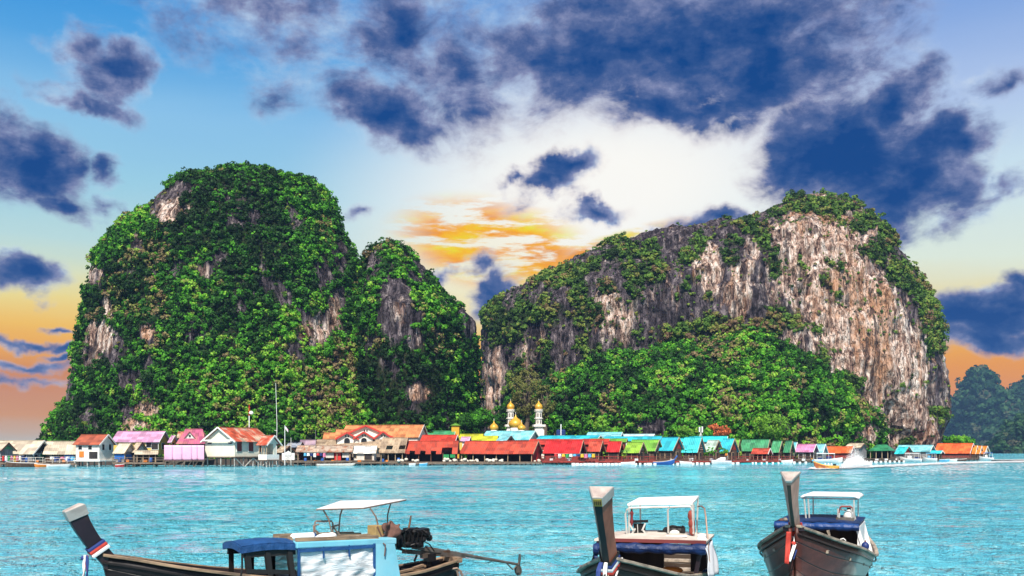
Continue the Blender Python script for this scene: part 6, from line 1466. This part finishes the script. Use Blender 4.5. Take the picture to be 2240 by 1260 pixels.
# cabin: roof, rolled navy tarpaulin, posts, dark sides
xf, xr = 1.0, -0.55
L_, R_ = f2.side(1300,1190,xf), f2.side(1545,1186,xf); zf = 3.2-(1184-HZ)/F*f2.dep(xf,0); yl, yr = L_.y, R_.y
MB().grid(lambda u,v: (xr+(xf-xr)*u, yl+(yr-yl)*v, zf+0.06*math.sin(v*PI)), 8, 10).build('cabin_roof', pmat('roof_boards_cream',(0.60,0.54,0.47),0.7,0.15,2,stain=(0.36,0.24,0.2),stain_amt=0.6), b2, solid=0.04)
MB().beam((xf+.01,yl+.1,zf+.01),(xf+.01,yr,zf+.01),.04,.06).build('roof_edge', pmat('edge_maroon',(0.16,0.03,0.03),0.6), b2)
def roll(u, v): 
    a_ = 2*PI*v; rr = 0.085+0.012*math.sin(u*21)+0.008*math.sin(u*47+v*9); return (xf+.06+rr*.8*math.cos(a_), yl+(yr-yl)*u, zf-.10-0.02*math.sin(u*PI)+rr*math.sin(a_)-(.05 if u < .06 else 0))
MB().grid(roll, 60, 12).build('rolled_tarpaulin', B_navy, b2, smooth=True)
MB().grid(lambda u,v: (xf+.04+.03*math.sin(9*v), yl+.02+.07*u+.02*math.sin(7*v), zf-.05-.30*v), 4, 8).build('tarpaulin_corner', B_navy, b2, smooth=True, solid=.02)
for y_ in (yl+.08, yr-.08):
    for x in (xf-.05, xr+.1):
        bb, sz = prof2(x); MB().beam((x, math.copysign(bb*.95,y_), sz-.1),(x, y_, zf),.07,.07).build('cabin_post', B_postd, b2)
sz = prof2(0)[1]
MB().box(((xf+xr)/2, yl+.10, (zf+sz)/2-.06),(xf-xr-.1,.04,zf-sz-.02)).build('side_panel', B_postd, b2)
MB().box((xr+.05, yl+.55, (zf+sz)/2-.05),(.05,.95,zf-sz-.05)).build('rear_panel', B_postd, b2)
MB().box((xr+.05, yr-.25, (zf+sz)/2-.05),(.05,.36,zf-sz-.05)).build('rear_panel', B_postd, b2)
def wc(u, v):
    x = xf-(xf-xr)*u; bb, sz_ = prof2(x); return (x, yr-.03+.10*v+.03*math.sin(11*u+5*v), zf-.06-(zf-.06-sz_+.02)*v)
MB().grid(wc, 24, 10).build('white_curtain', pmat('curtain_white',(0.74,0.76,0.80),0.6,0.1,4), b2, smooth=True, solid=.012)
# sun roof
q = [f2.side(1372,1104,.2), f2.side(1515,1102,.2), f2.side(1529,1086,-.5), f2.side(1398,1090,-.5)]
so = MB().grid(lambda u,v: tuple(q[0].lerp(q[1],u).lerp(q[3].lerp(q[2],u),v)), 8, 6).build('sun_roof', B_sheet, b2, solid=.03)
pipes(b2, 'roof_posts', [[f2.side(1376,1106,.2), f2.side(1376,1172,.2)], [f2.side(1400,1092,-.45), f2.side(1402,1172,-.45)], [f2.side(1527,1090,-.45), f2.side(1524,1172,-.45)]], .017, B_chrome)
MB().tube([f2.side(1515,1104,.2), f2.side(1516,1174,.2)], .035, 8).build('thick_post', B_chrome, b2)
pipes(b2, 'pipe_hoop', [[f2.side(1371,1168,.3), f2.side(1368,1125,.3), f2.side(1371,1115,.3), f2.side(1377,1112,.3)], [f2.side(1378,1111,.25), f2.side(1440,1109,.25), f2.side(1463,1109,.25)],
      [f2.side(1462,1166,.3), f2.side(1461,1115,.3), f2.side(1466,1109,.3), f2.side(1490,1108,.3), f2.side(1510,1108,.3), f2.side(1515,1116,.3), f2.side(1517,1168,.3)]], .019, B_chrome)
pipes(b2, 'tall_pipe_arch', [[f2.side(1527,1108,-.2), f2.side(1534,1107,.1), f2.side(1541,1112,.2), f2.side(1544,1130,.3), f2.side(1549,1190,.5), f2.side(1553,1246,.6)]], .016, B_pipe)
cl = MB()
for px, yy, r_ in ((1511,1128,.05),(1513,1145,.055),(1514,1160,.05)): cl.ball(f2.side(px,yy,.27), r_, r_*1.1, .10, 8, 7)
t = f2.empty('cloth', 'rust red cloth bundled round the thick post of the middle boat', 'cloth', None, f2.side(1513,1145,.27)); o_ = f2.side(1513,1145,.27)
MB().add([Vector(v)-o_ for v in cl.v], cl.f).build('bundle', pmat('cloth_rust',(0.26,0.05,0.035),0.85,0.35,8), t, smooth=True)
o_ = f2.side(1382,1130,.2); t = f2.empty('umbrella', 'small furled dark red umbrella hanging under the white sun roof', 'umbrella', None, o_)
MB().lathe([(.008,.16),(.02,.10),(.035,.07),(.022,.0),(.030,-.1),(.012,-.18),(.006,-.22)], (0,0,0), 8).build('canopy', pmat('cloth_maroon',(0.16,0.02,0.025),0.8), t); MB().tube([(0,0,.14),(0,0,.24)],.006,5).build('handle', B_chrome, t)
# helmsman's chair, dark gear and box on the roof
o_ = f2.side(1389,1175,.15); t = f2.empty('folding_chair', 'dark folding chair with pale crossed legs on the middle boat roof', 'chair', None, o_); L2 = lambda px,py,x=.15: f2.side(1375+(px-1371)*1.15,1178-(1177-py)*1.15,x)-o_
MB().beam(L2(1374,1145),L2(1408,1144),.05,.05).build('top_rail', B_blk, t); MB().add([L2(1380,1148,.12),L2(1404,1148,.12),L2(1402,1174,.12),L2(1383,1174,.12)],[(0,1,2,3)]).build('backrest', B_blk, t, solid=.02)
for a_, b_ in (((1371,1146),(1382,1164)),((1384,1158),(1372,1177)),((1403,1148),(1397,1162)),((1398,1160),(1408,1174))): MB().beam(L2(*a_,.2),L2(*b_,.2),.03,.03).build('leg', B_chrome, t)
MB().beam(L2(1388,1150,.2),L2(1389,1172,.2),.012,.012).build('strap', B_chrome, t)
o_ = f2.side(1470,1166,-.1); t = f2.empty('gear_pile', 'black gear and hoses piled on the middle boat roof', 'gear', None, o_); g_ = MB()
for px, yy, a_, b_ in ((1448,1166,.10,.05),(1460,1161,.09,.08),(1472,1159,.14,.09),(1485,1160,.12,.08),(1494,1160,.05,.09)): g_.ball(f2.side(px,yy,-.1)-o_, .09, a_, b_, 9, 6)
g_.build('bundle', P_black, t); MB().ball(f2.side(1476,1165,.0)-o_, .05,.09,.05,9,6).build('white_bag', B_buoy, t)
o_ = f2.side(1482,1177,.55); t = f2.empty('crate', 'flat dark crate with a white edge on the front of the middle boat roof', 'crate', None, o_)
MB().box((0,0,0),(.24,.34,.07)).build('body', B_postd, t); MB().box((.12,0,.045),(.03,.38,.02)).build('edge', B_buoy, t)
o_ = f2.side(1535,1182,.6); t = f2.empty('cushion', 'round white cushion on the right front corner of the middle boat roof', 'cushion', None, o_)
MB().ball((0,0,0),.16,.10,.085,14,8).build('pad', B_buoy, t, smooth=True); MB().ball((-.02,0,.07),.13,.085,.05,12,6).build('pad', B_buoy, t, smooth=True)
fender(f2, 1545, 1253, 1.02, 9, 26, 'white fender with a dark end hanging at the side of the middle boat', P_navy, 0)
o_ = f2.side(1470,1247,.4); t = f2.empty('bundle', 'orange bundle inside the dark cabin of the middle boat', 'bundle', None, o_); MB().ball((0,0,0),.14,.2,.07,12,6).build('wrap', P_orange, t, smooth=True)

# ------------------------------------------------------------------ right boat, bow to the camera
f3 = Fr(1735, 16.5, -0.386, -0.9225, 4.0)
b3 = f3.empty('longtail_boat', 'weathered maroon long-tail boat at the right with bleached prow and white rounded canopy', 'boat', 'long-tail boats in the foreground')
st3 = [(-4,.7,1.15),(-3,.92,1.02),(-1.2,1.06,1.0),(0,1.07,1.09),(1.2,.98,1.31),(2.0,.80,1.46),(2.7,.58,1.60),(3.3,.36,1.75),(3.8,.15,1.88),(4.0,.07,1.93)]
prof3 = big_hull(b3, st3, B_maroon, B_woodg, rake=1.0, flare=0.62)
rg, rf = prow(b3, [f3.at(1748,1275)+Vector((-.05,0,-.4)), f3.at(1744,1215)+Vector((-.02,0,0)), f3.at(1738,1152), f3.at(1731,1100), f3.at(1727,1043)], [(.09,.17,.18),(.08,.18,.20),(.06,.18,.18),(.055,.21,.20),(.07,.31,.28)], B_postg, B_silver, 0.03, B_captop, pmat('stem_dark_green',(0.045,0.045,0.035),0.6,0.4))
sash(f3, 'red white and navy ribbon tied at the foot of the bleached prow', rg, rf, 12, [RB_red, RB_red, RB_white, RB_blue], [([f3.at(1733,1162)+Vector((.12,-.04,0)), f3.at(1733,1190)+Vector((.13,-.05,0)), f3.at(1731,1232)+Vector((.12,-.06,0))], .075, RB_red), ([f3.at(1740,1162)+Vector((.13,.03,0)), f3.at(1738,1190)+Vector((.15,.02,0)), f3.at(1733,1226)+Vector((.15,-.03,0))], .05, RB_white), ([f3.at(1741,1162)+Vector((.12,.06,0)), f3.at(1740,1190)+Vector((.14,.06,0)), f3.at(1735,1222)+Vector((.14,.02,0))], .02, RB_blue)], 0.05)
MB().box((rg[12][0].x+.1,0,rg[12][0].z-.02),(.10,.34,.06)).build('stem_crosspiece', B_postd, b3)
xf, xr = .4, -1.6; zf = zz(1144, f3.dep(xf,0)); yl, yr = f3.side(1695,1150,xf).y, f3.side(1880,1150,xf).y
MB().grid(lambda u,v: (xr+(xf-xr)*u, yl+(yr-yl)*v, zf+0.04*math.sin(v*PI)), 8, 10).build('cabin_roof', B_navy, b3, solid=.03)
def roll3(u, v):
    a_ = 2*PI*v; rr = 0.075+0.006*math.sin(u*25)+0.004*math.sin(u*61+v*7); return (xf+.06+rr*math.cos(a_), yl+(yr-yl)*u, zf-.06+rr*math.sin(a_))
MB().grid(roll3, 60, 12).build('rolled_tarpaulin', pmat('tarpaulin_royal', (0.004,0.040,0.17), 0.5, 0.3, 3, bump=0.5, bscale=9), b3, smooth=True)
for y_ in (yl+.08, yr-.06):
    for x in (xf-.05, xr+.1):
        bb, sz = prof3(x); MB().beam((x, math.copysign(bb*.93,y_), sz-.1),(x, y_, zf-.02),.07,.07).build('cabin_post', P_white if y_ > 0 else B_postd, b3)
sz = prof3(-.5)[1]
MB().box(((xf+xr)/2, yl+.08, (zf+sz)/2-.05),(xf-xr-.1,.04,zf-sz-.02)).build('side_panel', B_postd, b3)
MB().box(((xf+xr)/2, yr-.02, (zf+sz)/2-.05),(xf-xr-.1,.04,zf-sz-.02)).build('side_panel', P_white, b3)
MB().box((xr+.05, 0, (zf+sz)/2-.05),(.05,yr-yl-.2,zf-sz-.05)).build('rear_panel', B_postd, b3)
y0, y1 = f3.side(1752,1094,-.2).y, f3.side(1879,1094,-.2).y; zk = zz(1093, f3.dep(-.2,.2))
def can3(u, v):
    e = min(v,1-v)*2; return (-1.7+1.5*u, y0+(y1-y0)*v, zk+0.03+0.05*(1-(1-min(1,e*5))**2)+(0.0))
MB().grid(can3, 8, 24).build('canopy', pmat('canopy_white',(0.82,0.82,0.82),0.5,0.03,2), b3, smooth=True, solid=.05)
pipes(b3, 'canopy_posts', [[(-.25,y0+.06,zk),(-.25,y0+.10,zf)], [(-.25,y0+.14,zk),(-.30,y0+.16,zf)], [(-1.6,y0+.1,zk),(-1.6,y0+.1,zf)], [(-1.6,y1-.1,zk),(-1.6,y1-.1,zf)], [(-.25,y1-.10,zk),(-.25,y1-.10,zf)], [(-.25,y0+.03,zk+.02),(-.25,y1-.03,zk+.02)]], .017, B_chrome)
o_ = f3.side(1852,1141,-.3); t = f3.empty('helm_seat', 'pipe framed helm seat with dark red top rail under the white canopy', 'seat', None, o_); L3 = lambda px,py,x=-.3: f3.side(px,py,x)-o_
pipes(t, 'frame', [[L3(1833,1140),L3(1833,1113)],[L3(1836,1140,-.1),L3(1836,1122,-.1)],[L3(1863,1140,-.1),L3(1863,1112,-.1)],[L3(1872,1140,-.6),L3(1868,1118,-.6)],[L3(1833,1126),L3(1833,1114),L3(1850,1116,-.5)]], .018, B_chrome)
pipes(t, 'top_rail', [[L3(1835,1122),L3(1838,1110),L3(1842,1108),L3(1860,1108),L3(1864,1111),L3(1867,1119)]], .020, pmat('rail_maroon',(0.22,0.035,0.03),0.5))
MB().box(L3(1849,1137,-.2),(.25,.34,.09)).build('seat_pan', B_grey, t)
o_ = f3.side(1857,1128,-.45); t = f3.empty('water_jug', 'round white jug standing on the helm seat under the canopy', 'jug', None, o_); MB().lathe([(.02,-.12),(.09,-.11),(.115,-.02),(.09,.07),(.035,.10),(.035,.13)], (0,0,0), 14).build('body', B_buoy, t, smooth=True); MB().lathe([(.04,.13),(.04,.16)], (0,0,0), 10).build('cap', P_black, t)
o_ = f3.side(1893,1197,.55); t = f3.empty('fender', 'round navy ball fender with a white base on the right boat rail', 'buoy', None, o_); MB().ball((0,0,.02),.075,.075,.085,14,10).build('ball', P_navy, t, smooth=True); MB().ball((-.03,.03,-.07),.05,.05,.06,10,6).build('base', B_buoy, t, smooth=True); MB().lathe([(.02,.09),(.012,.13)], (0,0,0), 6).build('eyelet', pmat('cloth_maroon',(0.16,0.02,0.025),0.8), t)
o_ = f3.side(1710,1140,.3); t = f3.empty('bundle', 'small brown bundle on the left front corner of the right boat roof', 'bundle', None, o_); MB().ball((0,0,.02),.07,.06,.04,10,6).build('wrap', B_cloth, t); MB().ball((0,.07,.03),.05,.05,.045,10,6).build('wrap', B_woodg, t)
o_ = f3.side(1845,1186,2.0)
pipes(b3, 'rope_loop', [[f3.side(1838,1180,1.9),f3.side(1845,1178,1.9),f3.side(1850,1182,1.9),f3.side(1846,1187,1.9)]], .012, B_sheet)
MB().beam(f3.side(1811,1160,2.1),f3.side(1815,1172,2.1),.07,.05,.03,.03).build('cleat', B_woodg, b3)
